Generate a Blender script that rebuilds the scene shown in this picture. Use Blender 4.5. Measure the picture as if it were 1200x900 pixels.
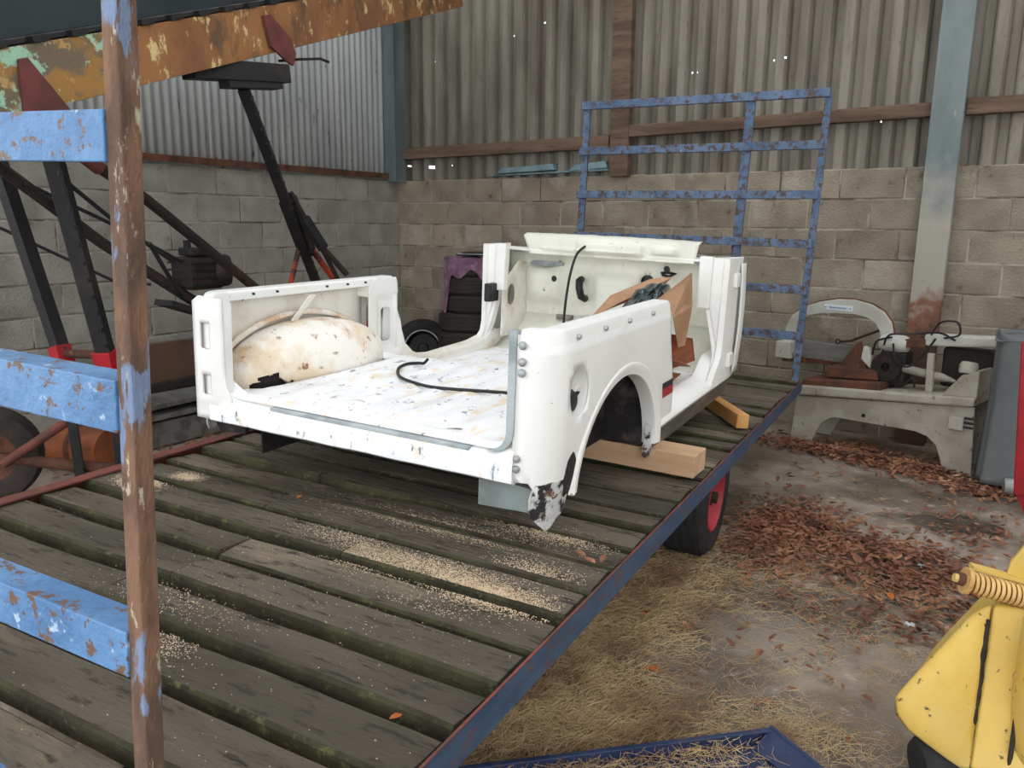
import bpy, bmesh, math, random
from mathutils import Vector, Matrix, noise
from mathutils.geometry import delaunay_2d_cdt
random.seed(7)
for o in list(bpy.data.objects): bpy.data.objects.remove(o)
S = bpy.context.scene
COL = S.collection
PI = math.pi

# ---------------------------------------------------------------- camera, sky, exposure
H = 1.575
cam = bpy.data.objects.new('camera', bpy.data.cameras.new('camera')); COL.objects.link(cam)
cam.data.sensor_width = 36; cam.data.lens = 925/1200*36; cam.data.clip_start = .02
Rr = Vector((0.82590248, 0.56370647, 0.01095891)); Rd = Vector((0.12058438, -0.15761748, -0.98011027)); Rf = Vector((-0.55076719, 0.81079698, -0.19815086))
cam.matrix_world = Matrix(((Rr.x, -Rd.x, -Rf.x, 0), (Rr.y, -Rd.y, -Rf.y, 0), (Rr.z, -Rd.z, -Rf.z, H), (0, 0, 0, 1)))
S.camera = cam
W = bpy.data.worlds.new('overcast_sky'); S.world = W; W.use_nodes = True
bg = W.node_tree.nodes['Background']; bg.inputs[0].default_value = (.95, .975, 1.0, 1); bg.inputs[1].default_value = 2.7
S.view_settings.view_transform = 'Standard'; S.view_settings.look = 'None'
S.view_settings.gamma = 1; S.view_settings.exposure = 0.14; S.view_settings.use_curve_mapping = False

# ---------------------------------------------------------------- materials
def lin(c):
    return tuple(((v/255)/12.92 if v/255 <= .04045 else ((v/255+.055)/1.055)**2.4) for v in c) + (1,)
def mat(name, c1, c2=None, scale=6, lo=.45, hi=.6, rough=.7, metal=0, c3=None, s3=18, lo3=.6, hi3=.66, c4=None, s4=3, lo4=.55, hi4=.7,
        bump=.15, bs=40, stretch=(1, 1, 1), vary=.12, spec=.4, trans=0, rough2=None, detail=8):
    m = bpy.data.materials.new(name); m.use_nodes = True
    nt = m.node_tree; N = nt.nodes; L = nt.links
    b = N['Principled BSDF']; b.inputs['Metallic'].default_value = metal; b.inputs['Specular IOR Level'].default_value = spec
    tc = N.new('ShaderNodeTexCoord'); oi = N.new('ShaderNodeObjectInfo')
    add = N.new('ShaderNodeVectorMath'); add.operation = 'MULTIPLY_ADD'
    cmb = N.new('ShaderNodeCombineXYZ')
    for i in range(3): L.new(oi.outputs['Random'], cmb.inputs[i])
    add.inputs[1].default_value = (1, 1, 1); 
    sc = N.new('ShaderNodeVectorMath'); sc.operation = 'SCALE'; sc.inputs['Scale'].default_value = 37.0
    L.new(cmb.outputs[0], sc.inputs[0]); L.new(tc.outputs['Object'], add.inputs[0]); L.new(sc.outputs[0], add.inputs[2])
    st = N.new('ShaderNodeVectorMath'); st.operation = 'MULTIPLY'; st.inputs[1].default_value = stretch
    L.new(add.outputs[0], st.inputs[0]); vec = st.outputs[0]
    def nz(s, d=detail, r=.6):
        n = N.new('ShaderNodeTexNoise'); n.inputs['Scale'].default_value = s; n.inputs['Detail'].default_value = d; n.inputs['Roughness'].default_value = r
        L.new(vec, n.inputs['Vector']); return n.outputs['Fac']
    def ramp(f, a, z):
        r = N.new('ShaderNodeMapRange'); r.inputs[1].default_value = a; r.inputs[2].default_value = z; L.new(f, r.inputs[0]); return r.outputs[0]
    def mix(f, A, B):
        x = N.new('ShaderNodeMix'); x.data_type = 'RGBA'; L.new(f, x.inputs['Factor'])
        for sck, v in ((x.inputs[6], A), (x.inputs[7], B)):
            if isinstance(v, tuple): sck.default_value = v
            else: L.new(v, sck)
        return x.outputs[2]
    col = lin(c1)
    rf = None
    if c2: rf = ramp(nz(scale), lo, hi); col = mix(rf, col, lin(c2))
    if c4: f4 = ramp(nz(s4, 5), lo4, hi4); col = mix(f4, col, lin(c4))
    if c3: f3 = ramp(nz(s3, 6, .7), lo3, hi3); col = mix(f3, col, lin(c3))
    # gentle fine variation and per-object shift
    hs = N.new('ShaderNodeHueSaturation')
    if isinstance(col, tuple): hs.inputs['Color'].default_value = col
    else: L.new(col, hs.inputs['Color'])
    v1 = ramp(nz(scale*4, 4), .25, .75); ma = N.new('ShaderNodeMath'); ma.operation = 'ADD'; L.new(v1, ma.inputs[0]); L.new(oi.outputs['Random'], ma.inputs[1])
    mr = N.new('ShaderNodeMapRange'); mr.inputs[1].default_value = 0; mr.inputs[2].default_value = 2; mr.inputs[3].default_value = 1-vary; mr.inputs[4].default_value = 1+vary
    L.new(ma.outputs[0], mr.inputs[0]); L.new(mr.outputs[0], hs.inputs['Value']); L.new(hs.outputs[0], b.inputs['Base Color'])
    b.inputs['Roughness'].default_value = rough
    if rough2 is not None and rf is not None:
        rr = N.new('ShaderNodeMapRange'); rr.inputs[3].default_value = rough; rr.inputs[4].default_value = rough2; L.new(rf, rr.inputs[0]); L.new(rr.outputs[0], b.inputs['Roughness'])
    if trans: b.inputs['Transmission Weight'].default_value = trans
    if bump:
        bp = N.new('ShaderNodeBump'); bp.inputs['Strength'].default_value = bump; bp.inputs['Distance'].default_value = .02
        L.new(nz(bs, 6), bp.inputs['Height']); L.new(bp.outputs[0], b.inputs['Normal'])
    return m
Mt = {}
Mt['block'] = mat('concrete_block', (150,139,123), (126,115,101), 4, .4, .62, .95, c3=(86,70,58), s3=8, lo3=.61, hi3=.72, c4=(164,156,142), s4=2.5, bump=.6, bs=60, vary=.17)
Mt['block_grey'] = mat('grey_concrete_block', (156,153,143), (134,131,122), 4, .4, .62, .95, c3=(84,74,64), s3=8, lo3=.62, hi3=.73, bump=.6, bs=60, vary=.15)
Mt['mortar'] = mat('mortar', (168,160,146), (98,86,74), 4, .45, .6, .95, bump=.5, bs=50)
Mt['floor'] = mat('packed_dirty_concrete', (120,107,94), (150,138,125), 1.5, .46, .6, .9, c3=(168,157,145), s3=9, lo3=.59, hi3=.68, c4=(90,78,66), s4=1.1, lo4=.5, hi4=.64, bump=.6, bs=26, vary=.18)
Mt['clad'] = mat('fibre_cement_sheet', (136,131,120), (108,103,93), 2.4, .42, .6, .9, c3=(88,80,70), s3=26, lo3=.61, hi3=.70, c4=(92,84,72), s4=.9, lo4=.54, hi4=.74, stretch=(2,1,.35), bump=.15, bs=25)
Mt['tin'] = mat('galvanised_sheet', (200,204,202), (176,182,182), 2.2, .42, .62, .5, .1, c3=(88,84,78), s3=12, lo3=.62, hi3=.70, stretch=(1,1,.3), bump=.05)
Mt['roof'] = mat('roof_sheet', (120,116,108), None, rough=.9)
Mt['rail_wood'] = mat('brown_rail_timber', (116,94,78), (86,67,55), 3, .4, .62, .85, c3=(62,50,42), s3=16, lo3=.57, hi3=.67, stretch=(.4,2,4), bump=.4)
Mt['steel_blue'] = mat('grey_blue_galvanised_column', (96,108,110), (116,125,124), 2.5, .42, .65, .55, .1, c3=(146,146,138), s3=14, lo3=.64, hi3=.7, stretch=(1,1,.3), bump=.1)
Mt['rust'] = mat('rust', (104,66,48), (70,48,38), 7, .4, .6, .9, c3=(140,84,54), s3=14, lo3=.6, hi3=.7, bump=.4)
Mt['rust_dark'] = mat('dark_rusty_iron', (46,38,34), (72,50,40), 6, .5, .65, .75, .2, c3=(30,28,28), s3=12, lo3=.5, hi3=.6, bump=.3)
Mt['iron_black'] = mat('black_iron', (34,34,36), (52,44,40), 5, .5, .65, .6, .2, bump=.2)
Mt['plank'] = mat('weathered_deck_plank', (112,102,88), (84,78,66), 3.2, .42, .6, .92, c3=(58,52,43), s3=26, lo3=.545, hi3=.64, c4=(146,131,110), s4=2.6, lo4=.56, hi4=.70, stretch=(.35,1.6,1.6), bump=1.0, bs=60, vary=.24)
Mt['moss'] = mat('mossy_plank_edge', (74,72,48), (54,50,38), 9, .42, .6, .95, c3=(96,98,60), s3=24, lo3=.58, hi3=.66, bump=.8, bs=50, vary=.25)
Mt['blue_old'] = mat('flaking_blue_paint', (68,108,150), (86,126,168), 9, .4, .6, .5, c3=(96,72,54), s3=42, lo3=.56, hi3=.59, c4=(158,176,196), s4=26, lo4=.63, hi4=.67, bump=.3, bs=60)
Mt['blue_post'] = mat('rusty_blue_post', (120,90,70), (88,68,56), 34, .42, .58, .85, c3=(168,158,140), s3=60, lo3=.60, hi3=.64, c4=(112,128,156), s4=24, lo4=.555, hi4=.585, stretch=(1,1,.32), bump=.6, bs=110, vary=.2)
Mt['blue_rack'] = mat('blue_rack_paint', (72,94,122), (94,112,138), 6, .4, .6, .7, c3=(78,64,58), s3=26, lo3=.51, hi3=.57, c4=(150,156,164), s4=34, lo4=.66, hi4=.70, bump=.35, bs=40)
Mt['blue_beam'] = mat('scuffed_blue_beam', (44,66,92), (60,80,104), 9, .4, .62, .6, c3=(84,64,62), s3=20, lo3=.56, hi3=.62, stretch=(1,.5,1.5), bump=.2)
Mt['red_edge'] = mat('red_brown_edge', (120,64,56), (92,56,48), 6, .42, .6, .8, c3=(76,58,48), s3=14, lo3=.55, hi3=.64, bump=.3)
Mt['rubber'] = mat('tyre_rubber', (40,40,41), (54,52,50), 5, .45, .65, .8, bump=.25, bs=50, spec=.25)
Mt['rubber_dusty'] = mat('dusty_tyre_rubber', (62,56,52), (48,44,42), 5, .45, .6, .9, c3=(96,70,62), s3=7, lo3=.64, hi3=.7, bump=.4, bs=50, spec=.2)
Mt['rim_red'] = mat('red_rim_paint', (188,62,68), (160,52,58), 6, .45, .6, .5, c3=(70,52,48), s3=14, lo3=.64, hi3=.68, bump=.1)
Mt['white'] = mat('white_body_paint', (236,236,232), (224,223,217), 3, .5, .7, .35, c3=(150,120,92), s3=34, lo3=.695, hi3=.73, bump=.04, bs=15, vary=.03, spec=.5)
Mt['white_dirty'] = mat('dirty_white_body_paint', (230,228,220), (212,202,184), 5, .48, .64, .5, c3=(104,78,60), s3=34, lo3=.65, hi3=.69, bump=.06, bs=20, vary=.04)
Mt['white_floor'] = mat('scuffed_white_floor_paint', (240,241,242), (226,228,230), 4, .48, .66, .42, c3=(116,124,138), s3=13, lo3=.60, hi3=.655, c4=(228,210,180), s4=6, lo4=.56, hi4=.68, stretch=(2.6,1,1), bump=.08, bs=20, vary=.03)
Mt['white_stain'] = mat('rust_stained_white_paint', (240,236,228), (198,156,110), 5.5, .50, .66, .6, c3=(134,96,74), s3=22, lo3=.61, hi3=.70, c4=(226,206,176), s4=4, lo4=.48, hi4=.62, bump=.1, bs=20, vary=.03)
Mt['fire'] = mat('firewall_paint', (216,216,204), (198,197,182), 4, .48, .66, .5, c3=(140,118,90), s3=26, lo3=.66, hi3=.71, bump=.06, bs=20, vary=.03)
Mt['seal_grey'] = mat('grey_seal_channel', (176,184,186), (140,148,150), 8, .45, .6, .6, bump=.1)
Mt['primer'] = mat('grey_green_primer', (132,142,140), (110,118,116), 6, .42, .6, .6, c3=(70,62,58), s3=20, lo3=.64, hi3=.68, bump=.1)
Mt['bare'] = mat('bare_sill_metal', (104,100,94), (134,128,120), 7, .42, .6, .4, .5, stretch=(3,.5,3), bump=.1)
Mt['chip'] = mat('rotten_chipped_metal', (206,206,202), (44,40,42), 16, .48, .54, .8, c3=(104,70,56), s3=22, lo3=.58, hi3=.64, bump=.5, bs=60)
Mt['arch_dark'] = mat('dark_underseal', (40,37,36), (78,74,70), 7, .52, .66, .9, c3=(84,60,48), s3=14, lo3=.62, hi3=.7, bump=.5)
Mt['black'] = mat('black_plastic', (22,23,25), None, rough=.45, bump=0, vary=.05)
Mt['bolt'] = mat('zinc_bolt', (166,170,172), None, rough=.4, metal=.6, bump=0)
Mt['decal_red'] = mat('red_decal', (168,46,58), None, rough=.4, bump=0)
Mt['decal_black'] = mat('dark_decal', (38,38,48), None, rough=.4, bump=0)
Mt['card'] = mat('cardboard', (176,138,106), (158,120,90), 4, .45, .6, .85, bump=.1, vary=.08)
Mt['card_red'] = mat('damp_cardboard', (150,88,58), (124,72,50), 6, .45, .6, .85, bump=.2)
Mt['bag'] = mat('dark_green_bag', (8,46,48), (4,26,28), 5, .45, .6, .22, bump=.25, bs=9, spec=.45)
Mt['timber'] = mat('sawn_timber', (204,170,136), (186,150,116), 3, .42, .62, .8, stretch=(.4,4,4), bump=.2, vary=.06)
Mt['timber_orange'] = mat('orange_sawn_timber', (206,158,96), (188,134,74), 3, .42, .62, .8, stretch=(.5,3,3), bump=.2, vary=.06)
Mt['ochre'] = mat('rusty_ochre_paint', (156,108,66), (130,88,56), 4.5, .42, .6, .8, c3=(214,190,134), s3=11, lo3=.575, hi3=.63, c4=(104,78,56), s4=7, lo4=.56, hi4=.66, stretch=(1,1,.6), bump=.3, vary=.15)
Mt['ochre_green'] = mat('flaking_green_ochre_paint', (160,118,62), (112,98,80), 5, .46, .54, .8, c3=(158,198,172), s3=7, lo3=.53, hi3=.57, c4=(176,140,84), s4=14, lo4=.58, hi4=.62, bump=.3)
Mt['trough'] = mat('dark_teal_trough', (38,50,54), (30,40,44), 3, .45, .6, .5, .1, bump=.05)
Mt['bracket_red'] = mat('dull_red_bracket', (112,58,54), (90,50,46), 8, .45, .6, .75, bump=.3)
Mt['red_paint'] = mat('red_paint', (166,26,36), (140,22,32), 5, .45, .6, .45, bump=.05)
Mt['orange_red'] = mat('orange_red_paint', (170,66,40), (60,44,38), 8, .46, .54, .7, bump=.2)
Mt['saw'] = mat('worn_cream_machine_paint', (162,157,144), (142,136,124), 5, .45, .6, .6, c3=(92,66,50), s3=18, lo3=.60, hi3=.66, bump=.1)
Mt['saw_white'] = mat('white_machine_paint', (184,184,176), (166,164,154), 5, .45, .6, .5, c3=(96,72,56), s3=22, lo3=.64, hi3=.69, bump=.08)
Mt['plate'] = mat('pale_blue_nameplate', (206,216,222), None, rough=.4, bump=0)
Mt['ink'] = mat('blue_ink', (60,92,130), None, rough=.5, bump=0)
Mt['tarp'] = mat('grey_blue_tarpaulin', (104,108,108), (90,95,97), 3, .42, .62, .65, bump=.2, bs=12)
Mt['yellow'] = mat('yellow_machine_paint', (204,170,82), (196,172,104), 5, .45, .65, .5, c3=(72,50,38), s3=24, lo3=.635, hi3=.66, bump=.08)
Mt['cream'] = mat('cream_yellow_spring', (206,168,106), (172,124,68), 8, .45, .6, .6, c3=(96,62,42), s3=16, lo3=.6, hi3=.66, bump=.2)
Mt['navy'] = mat('navy_blue_steel', (34,46,78), (46,58,90), 5, .45, .6, .55, c3=(70,58,62), s3=16, lo3=.6, hi3=.66, bump=.15)
Mt['cloth'] = mat('purple_cloth', (122,88,112), (146,114,134), 9, .46, .6, .95, bump=.3, bs=30)
Mt['flash'] = mat('pale_blue_flashing', (124,148,154), (104,126,132), 4, .45, .6, .5, .2, bump=.05)
Mt['paper'] = mat('pale_flat_sheet', (190,192,196), None, rough=.6)
Mt['leaf'] = mat('dry_brown_leaf', (148,99,74), (110,75,59), 4, .42, .6, .85, c3=(186,144,112), s3=6, lo3=.55, hi3=.65, bump=.1, vary=.3)
Mt['leaf_orange'] = mat('dry_orange_leaf', (196,116,44), (164,84,40), 8, .42, .6, .8, bump=.1, vary=.15)
Mt['straw'] = mat('dry_straw', (196,170,128), (148,118,88), 4, .42, .6, .9, bump=0, vary=.25)
Mt['sawdust'] = mat('sawdust', (204,184,156), (186,164,136), 30, .42, .6, .95, bump=.3, vary=.2)
Mt['grey_wood'] = mat('grey_stacked_board', (112,110,104), (86,82,76), 3, .45, .6, .9, stretch=(.5,3,3), bump=.3)
Mt['brown_board'] = mat('brown_board', (98,74,60), (76,58,48), 3, .45, .6, .9, bump=.3)
Mt['orange'] = mat('rusty_orange_drum', (150,84,50), (112,66,44), 6, .45, .6, .8, bump=.2)
Mt['clear'] = mat('clear_plastic', (150,154,150), None, rough=.25, bump=.1, spec=.6)

# ---------------------------------------------------------------- mesh builder
class MB:
    def __init__(s): s.v = []; s.f = []
    def add(s, vs, fs):
        n = len(s.v); s.v += [tuple(p) for p in vs]; s.f += [tuple(i+n for i in f) for f in fs]; return s
    def box(s, c, d, rot=None):
        hx, hy, hz = d[0]/2, d[1]/2, d[2]/2
        vs = [Vector((x, y, z)) for x in (-hx, hx) for y in (-hy, hy) for z in (-hz, hz)]
        if rot is not None: vs = [rot @ v for v in vs]
        c = Vector(c)
        return s.add([v+c for v in vs], [(0,1,3,2),(4,6,7,5),(0,4,5,1),(2,3,7,6),(0,2,6,4),(1,5,7,3)])
    def bb(s, a, b): return s.box([(a[i]+b[i])/2 for i in range(3)], [abs(b[i]-a[i]) for i in range(3)])
    def beam(s, p, q, w, h, up=(0, 0, 1)):
        p = Vector(p); q = Vector(q); d = (q-p).normalized(); x = d.cross(Vector(up))
        if x.length < 1e-4: x = d.cross(Vector((1, 0, 0)))
        x.normalize(); z = x.cross(d)
        vs = [o + x*(a*w/2) + z*(b*h/2) for o in (p, q) for a, b in ((-1,-1),(1,-1),(1,1),(-1,1))]
        return s.add(vs, [(3,2,1,0),(4,5,6,7),(0,1,5,4),(1,2,6,5),(2,3,7,6),(3,0,4,7)])
    def lsec(s, p, q, xd, zd, w, h, t):
        """L section with its corner on the line p-q, flange along xd, web along zd"""
        p = Vector(p); q = Vector(q); x = Vector(xd).normalized(); z = Vector(zd).normalized()
        prof = [(0,0),(w,0),(w,t),(t,t),(t,h),(0,h)]; n = 6
        vs = [o + x*a + z*b for o in (p, q) for a, b in prof]
        return s.add(vs, [tuple(range(n)), tuple(range(2*n-1, n-1, -1))] + [(i, (i+1) % n, n+(i+1) % n, n+i) for i in range(n)])
    def tube(s, pts, r, n=10, cap=True):
        pts = [Vector(p) for p in pts]; rs = r if isinstance(r, (list, tuple)) else [r]*len(pts)
        vs = []; prev = None
        for i, p in enumerate(pts):
            d = (pts[min(i+1, len(pts)-1)] - pts[max(i-1, 0)]).normalized()
            if prev is None:
                x = d.cross(Vector((0, 0, 1)))
                if x.length < 1e-3: x = d.cross(Vector((1, 0, 0)))
            else: x = prev - d*prev.dot(d)
            x.normalize(); prev = x; y = d.cross(x)
            vs += [p + (x*math.cos(2*PI*k/n) + y*math.sin(2*PI*k/n))*rs[i] for k in range(n)]
        fs = [(i*n+k, i*n+(k+1) % n, (i+1)*n+(k+1) % n, (i+1)*n+k) for i in range(len(pts)-1) for k in range(n)]
        if cap: fs += [tuple(range(n-1, -1, -1)), tuple(range((len(pts)-1)*n, len(pts)*n))]
        return s.add(vs, fs)
    def lathe(s, prof, c, axis=(1, 0, 0), n=32, closed=True):
        a = Vector(axis).normalized(); x = a.cross(Vector((0, 0, 1)))
        if x.length < 1e-3: x = Vector((1, 0, 0))
        x.normalize(); y = a.cross(x); c = Vector(c); m = len(prof)
        vs = [c + a*t + (x*math.cos(2*PI*k/n) + y*math.sin(2*PI*k/n))*r for k in range(n) for r, t in prof]
        rng = m if closed else m-1
        fs = [(k*m+i, k*m+(i+1) % m, ((k+1) % n)*m+(i+1) % m, ((k+1) % n)*m+i) for k in range(n) for i in range(rng)]
        return s.add(vs, fs)
    def prism(s, poly, fmap0, fmap1):
        n = len(poly); vs = [fmap0(*p) for p in poly] + [fmap1(*p) for p in poly]
        return s.add(vs, [tuple(range(n)), tuple(range(2*n-1, n-1, -1))] + [(i, n+i, n+(i+1) % n, (i+1) % n) for i in range(n)])
    def loft(s, rings, cap=True):
        n = len(rings[0]); vs = [p for r in rings for p in r]
        fs = [(i*n+k, i*n+(k+1) % n, (i+1)*n+(k+1) % n, (i+1)*n+k) for i in range(len(rings)-1) for k in range(n)]
        if cap: fs += [tuple(range(n-1, -1, -1)), tuple(range((len(rings)-1)*n, len(rings)*n))]
        return s.add(vs, fs)
    def grid(s, nu, nv, f, keep=None):
        vs = [f(i/nu, j/nv) for i in range(nu+1) for j in range(nv+1)]
        fs = [(i*(nv+1)+j, (i+1)*(nv+1)+j, (i+1)*(nv+1)+j+1, i*(nv+1)+j+1) for i in range(nu) for j in range(nv) if keep is None or keep((i+.5)/nu, (j+.5)/nv)]
        return s.add(vs, fs)
    def mesh(s, name, smooth=None, clean=True):
        me = bpy.data.meshes.new(name); me.from_pydata(s.v, [], s.f); me.update()
        if clean:
            bm = bmesh.new(); bm.from_mesh(me); bmesh.ops.recalc_face_normals(bm, faces=bm.faces); bm.to_mesh(me); bm.free()
        if smooth is not None:
            me.shade_smooth(); me.set_sharp_from_angle(angle=math.radians(smooth))
        return me
    def build(s, name, m, parent=None, bevel=0, smooth=None, solid=0, seg=2, subsurf=0):
        o = bpy.data.objects.new(name, s.mesh(name, smooth)); o.data.materials.append(Mt[m]); COL.objects.link(o)
        if parent is not None: o.parent = parent
        if solid: md = o.modifiers.new('thickness', 'SOLIDIFY'); md.thickness = solid; md.offset = 0
        if bevel:
            md = o.modifiers.new('bevel', 'BEVEL'); md.width = bevel; md.segments = seg; md.limit_method = 'ANGLE'; md.angle_limit = math.radians(40)
        if subsurf: md = o.modifiers.new('sub', 'SUBSURF'); md.levels = subsurf; md.render_levels = subsurf
        return o
def rotz(a): return Matrix.Rotation(a, 3, 'Z')
def empty(name, loc=(0, 0, 0), rot=None):
    o = bpy.data.objects.new(name, None); COL.objects.link(o); o.empty_display_size = .1
    if rot is None: o.location = loc
    else:
        m4 = rot.to_4x4(); m4.translation = Vector(loc); o.matrix_world = m4
    return o
def tag(o, label, cat, group=None):
    o['label'] = label; o['category'] = cat
    if group: o['group'] = group
    return o
def struct(o, label=None, cat=None):
    o['kind'] = 'structure'
    if label: o['label'] = label
    if cat: o['category'] = cat
    return o
def in_poly(p, poly):
    x, y = p; c = False; n = len(poly)
    for i in range(n):
        x1, y1 = poly[i]; x2, y2 = poly[i-1]
        if (y1 > y) != (y2 > y) and x < (x2-x1)*(y-y1)/(y2-y1)+x1: c = not c
    return c
def ell(cx, cy, rx, ry, n=20, a0=0, a1=2*PI):
    full = abs(a1-a0-2*PI) < 1e-6; m = n if full else n-1
    return [(cx+rx*math.cos(a0+(a1-a0)*i/m), cy+ry*math.sin(a0+(a1-a0)*i/m)) for i in range(n)]
def rrect(x0, x1, y0, y1, r, n=5):
    out = []
    for cx, cy, a in ((x1-r, y1-r, 0), (x0+r, y1-r, PI/2), (x0+r, y0+r, PI), (x1-r, y0+r, 1.5*PI)):
        out += [(cx+r*math.cos(a+PI/2*i/n), cy+r*math.sin(a+PI/2*i/n)) for i in range(n+1)]
    return out
def panel(outline, holes, fmap, step):
    """sheet cut to an outline with holes, on a fine grid, mapped into space"""
    def dens(poly):
        out = []
        for i in range(len(poly)):
            a = Vector(poly[i]); b = Vector(poly[(i+1) % len(poly)]); k = max(1, int((b-a).length/step+.5))
            out += [tuple(a.lerp(b, j/k)) for j in range(k)]
        return out
    loops = [dens(outline)] + [dens(h) for h in holes]
    vs = []; es = []
    for lp in loops:
        n0 = len(vs); vs += [Vector(p) for p in lp]; es += [(n0+i, n0+(i+1) % len(lp)) for i in range(len(lp))]
    xs = [p[0] for p in outline]; ys = [p[1] for p in outline]
    nx = int((max(xs)-min(xs))/step)+1; ny = int((max(ys)-min(ys))/step)+1
    for i in range(1, nx):
        for j in range(1, ny):
            p = (min(xs)+(max(xs)-min(xs))*i/nx, min(ys)+(max(ys)-min(ys))*j/ny)
            if in_poly(p, outline) and not any(in_poly(p, h) for h in holes): vs.append(Vector(p))
    r = delaunay_2d_cdt(vs, es, [], 0, 1e-5)
    pv = r[0]; fs = []
    for f in r[2]:
        c = sum((pv[i] for i in f), Vector((0, 0)))/len(f)
        if in_poly(c, outline) and not any(in_poly(c, h) for h in holes): fs.append(tuple(f))
    mb = MB(); mb.add([fmap(p.x, p.y) for p in pv], fs); return mb
def sm(x, a, b):
    t = max(0, min(1, (x-a)/(b-a))); return t*t*(3-2*t)
def emb(y, z, y0, y1, z0, z1, w=.02):
    return sm(y, y0-w/2, y0+w/2)*(1-sm(y, y1-w/2, y1+w/2))*sm(z, z0-w/2, z0+w/2)*(1-sm(z, z1-w/2, z1+w/2))
def nz3(x, y, z): return noise.noise(Vector((x, y, z)))
def bolt(p, axis, r, parent, m='bolt', name='bolt'):
    a = Vector(axis).normalized()
    return MB().lathe([(0.0001, .012), (r*.7, .011), (r, .007), (r, 0), (.0001, 0)], p, a, 10, False).build(name, m, parent, smooth=40)

# ================================================================ THE SHED
XL, YB = -5.93, 6.52          # faces of the left and back walls
C = .225                      # block course
# floor
def flo(u, v):
    x = -9+18*u; y = -6+14*v
    return (x, y, .006*nz3(x*.9, y*.9, 0)+.004*nz3(x*3, y*3, 5)-.008)
fl = MB().grid(120, 100, flo).build('floor', 'floor', smooth=60)
struct(fl, 'dirty grey brown concrete floor of the shed', 'floor')
# oil stain and mud patches belong to the floor's own colour
def floor_stains():
    m = Mt['floor']; nt = m.node_tree; N = nt.nodes; L = nt.links; b = N['Principled BSDF']
    src = b.inputs['Base Color'].links[0].from_socket
    geo = N.new('ShaderNodeTexCoord'); nz = N.new('ShaderNodeTexNoise'); nz.inputs['Scale'].default_value = 5
    L.new(geo.outputs['Object'], nz.inputs['Vector'])
    for (cx, cy, rx, ry, ang, colr, k) in ((-.33, 4.76, .34, .2, .35, (58,50,44), .8), (-.62, 3.25, .35, .3, .3, (78,68,58), .6), (-.15, 5.3, .5, .2, .2, (74,64,54), .5), (-.75, 2.95, .3, .25, 0, (150,142,132), .5), (-1.42, 2.5, .35, 1.2, .12, (124,100,78), .9), (-1.05, 2.0, .35, .4, .6, (124,100,78), .8), (-1.0, 4.0, .35, .5, .2, (104,76,58), .6), (-.45, 3.95, .35, .35, 0, (104,76,58), .5), (-.9, 5.8, .9, .2, -.2, (98,70,54), .6)):
        mp = N.new('ShaderNodeMapping'); mp.vector_type = 'TEXTURE'; mp.inputs['Location'].default_value = (cx, cy, 0); mp.inputs['Rotation'].default_value = (0, 0, ang); mp.inputs['Scale'].default_value = (rx, ry, 1)
        L.new(geo.outputs['Object'], mp.inputs[0]); ln = N.new('ShaderNodeVectorMath'); ln.operation = 'LENGTH'; L.new(mp.outputs[0], ln.inputs[0])
        ad = N.new('ShaderNodeMath'); ad.operation = 'MULTIPLY_ADD'; L.new(nz.outputs[0], ad.inputs[0]); ad.inputs[1].default_value = .9; L.new(ln.outputs['Value'], ad.inputs[2])
        mr = N.new('ShaderNodeMapRange'); mr.inputs[1].default_value = 1.1; mr.inputs[2].default_value = 1.5; mr.inputs[3].default_value = k; mr.inputs[4].default_value = 0; L.new(ad.outputs[0], mr.inputs[0])
        mx = N.new('ShaderNodeMix'); mx.data_type = 'RGBA'; L.new(mr.outputs[0], mx.inputs['Factor']); L.new(src, mx.inputs[6]); mx.inputs[7].default_value = lin(colr); src = mx.outputs[2]
    L.new(src, b.inputs['Base Color'])
floor_stains()

# block walls: mortar core, every block its own piece
def block_mesh(w, h, seed):
    mb = MB(); mb.box((0, 0, 0), (w, .09, h)); me = mb.mesh('block')
    bm = bmesh.new(); bm.from_mesh(me); bmesh.ops.bevel(bm, geom=bm.edges[:], offset=.006, segments=1, affect='EDGES')
    for v in bm.verts: v.co += Vector((nz3(v.co.x*9, seed, v.co.z*9), nz3(seed, v.co.x*8, v.co.z*8), nz3(v.co.z*9, v.co.x*9, seed)))*.004
    bm.to_mesh(me); bm.free(); return me
BM = {}
def block(w, seed, m):
    k = (round(w, 3), seed % 4, m)
    if k not in BM: BM[k] = block_mesh(w, C-.009, k[1]*3.3); BM[k].materials.append(Mt[m])
    return BM[k]
def block_wall(name, length, m, label, place, rows=9, first=0.):
    """place(s, z) -> matrix of a block whose face centre lies s along the wall"""
    root = struct(MB().bb((0, .006, 0), (length, .2, rows*C)).build(name, 'mortar'), label, 'wall')
    for r in range(rows):
        s = -.225 if r % 2 else 0.
        i = 0
        while s < length-.01:
            a = max(s, 0); b = min(s+.45, length)
            if b-a > .05:
                o = bpy.data.objects.new('block', block(b-a-.009, r*7+i*3+random.randrange(4), m)); COL.objects.link(o); o.parent = root
                o.location = ((a+b)/2, .045+random.uniform(-.004, .003), (r+.5)*C-.0)
                o.rotation_euler = (0, 0, random.uniform(-.004, .004))
            s += .45; i += 1
    return root
wb = block_wall('wall_back', 8.1, 'block', 'rear wall of tan grey concrete blocks', None); wb.location = (XL+.0, YB, -.01)
wl = block_wall('wall_left', 7.2, 'block_grey', 'left wall of grey concrete blocks', None)
wl.rotation_euler = (0, 0, PI/2); wl.location = (XL, -.24, -.01)

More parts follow.
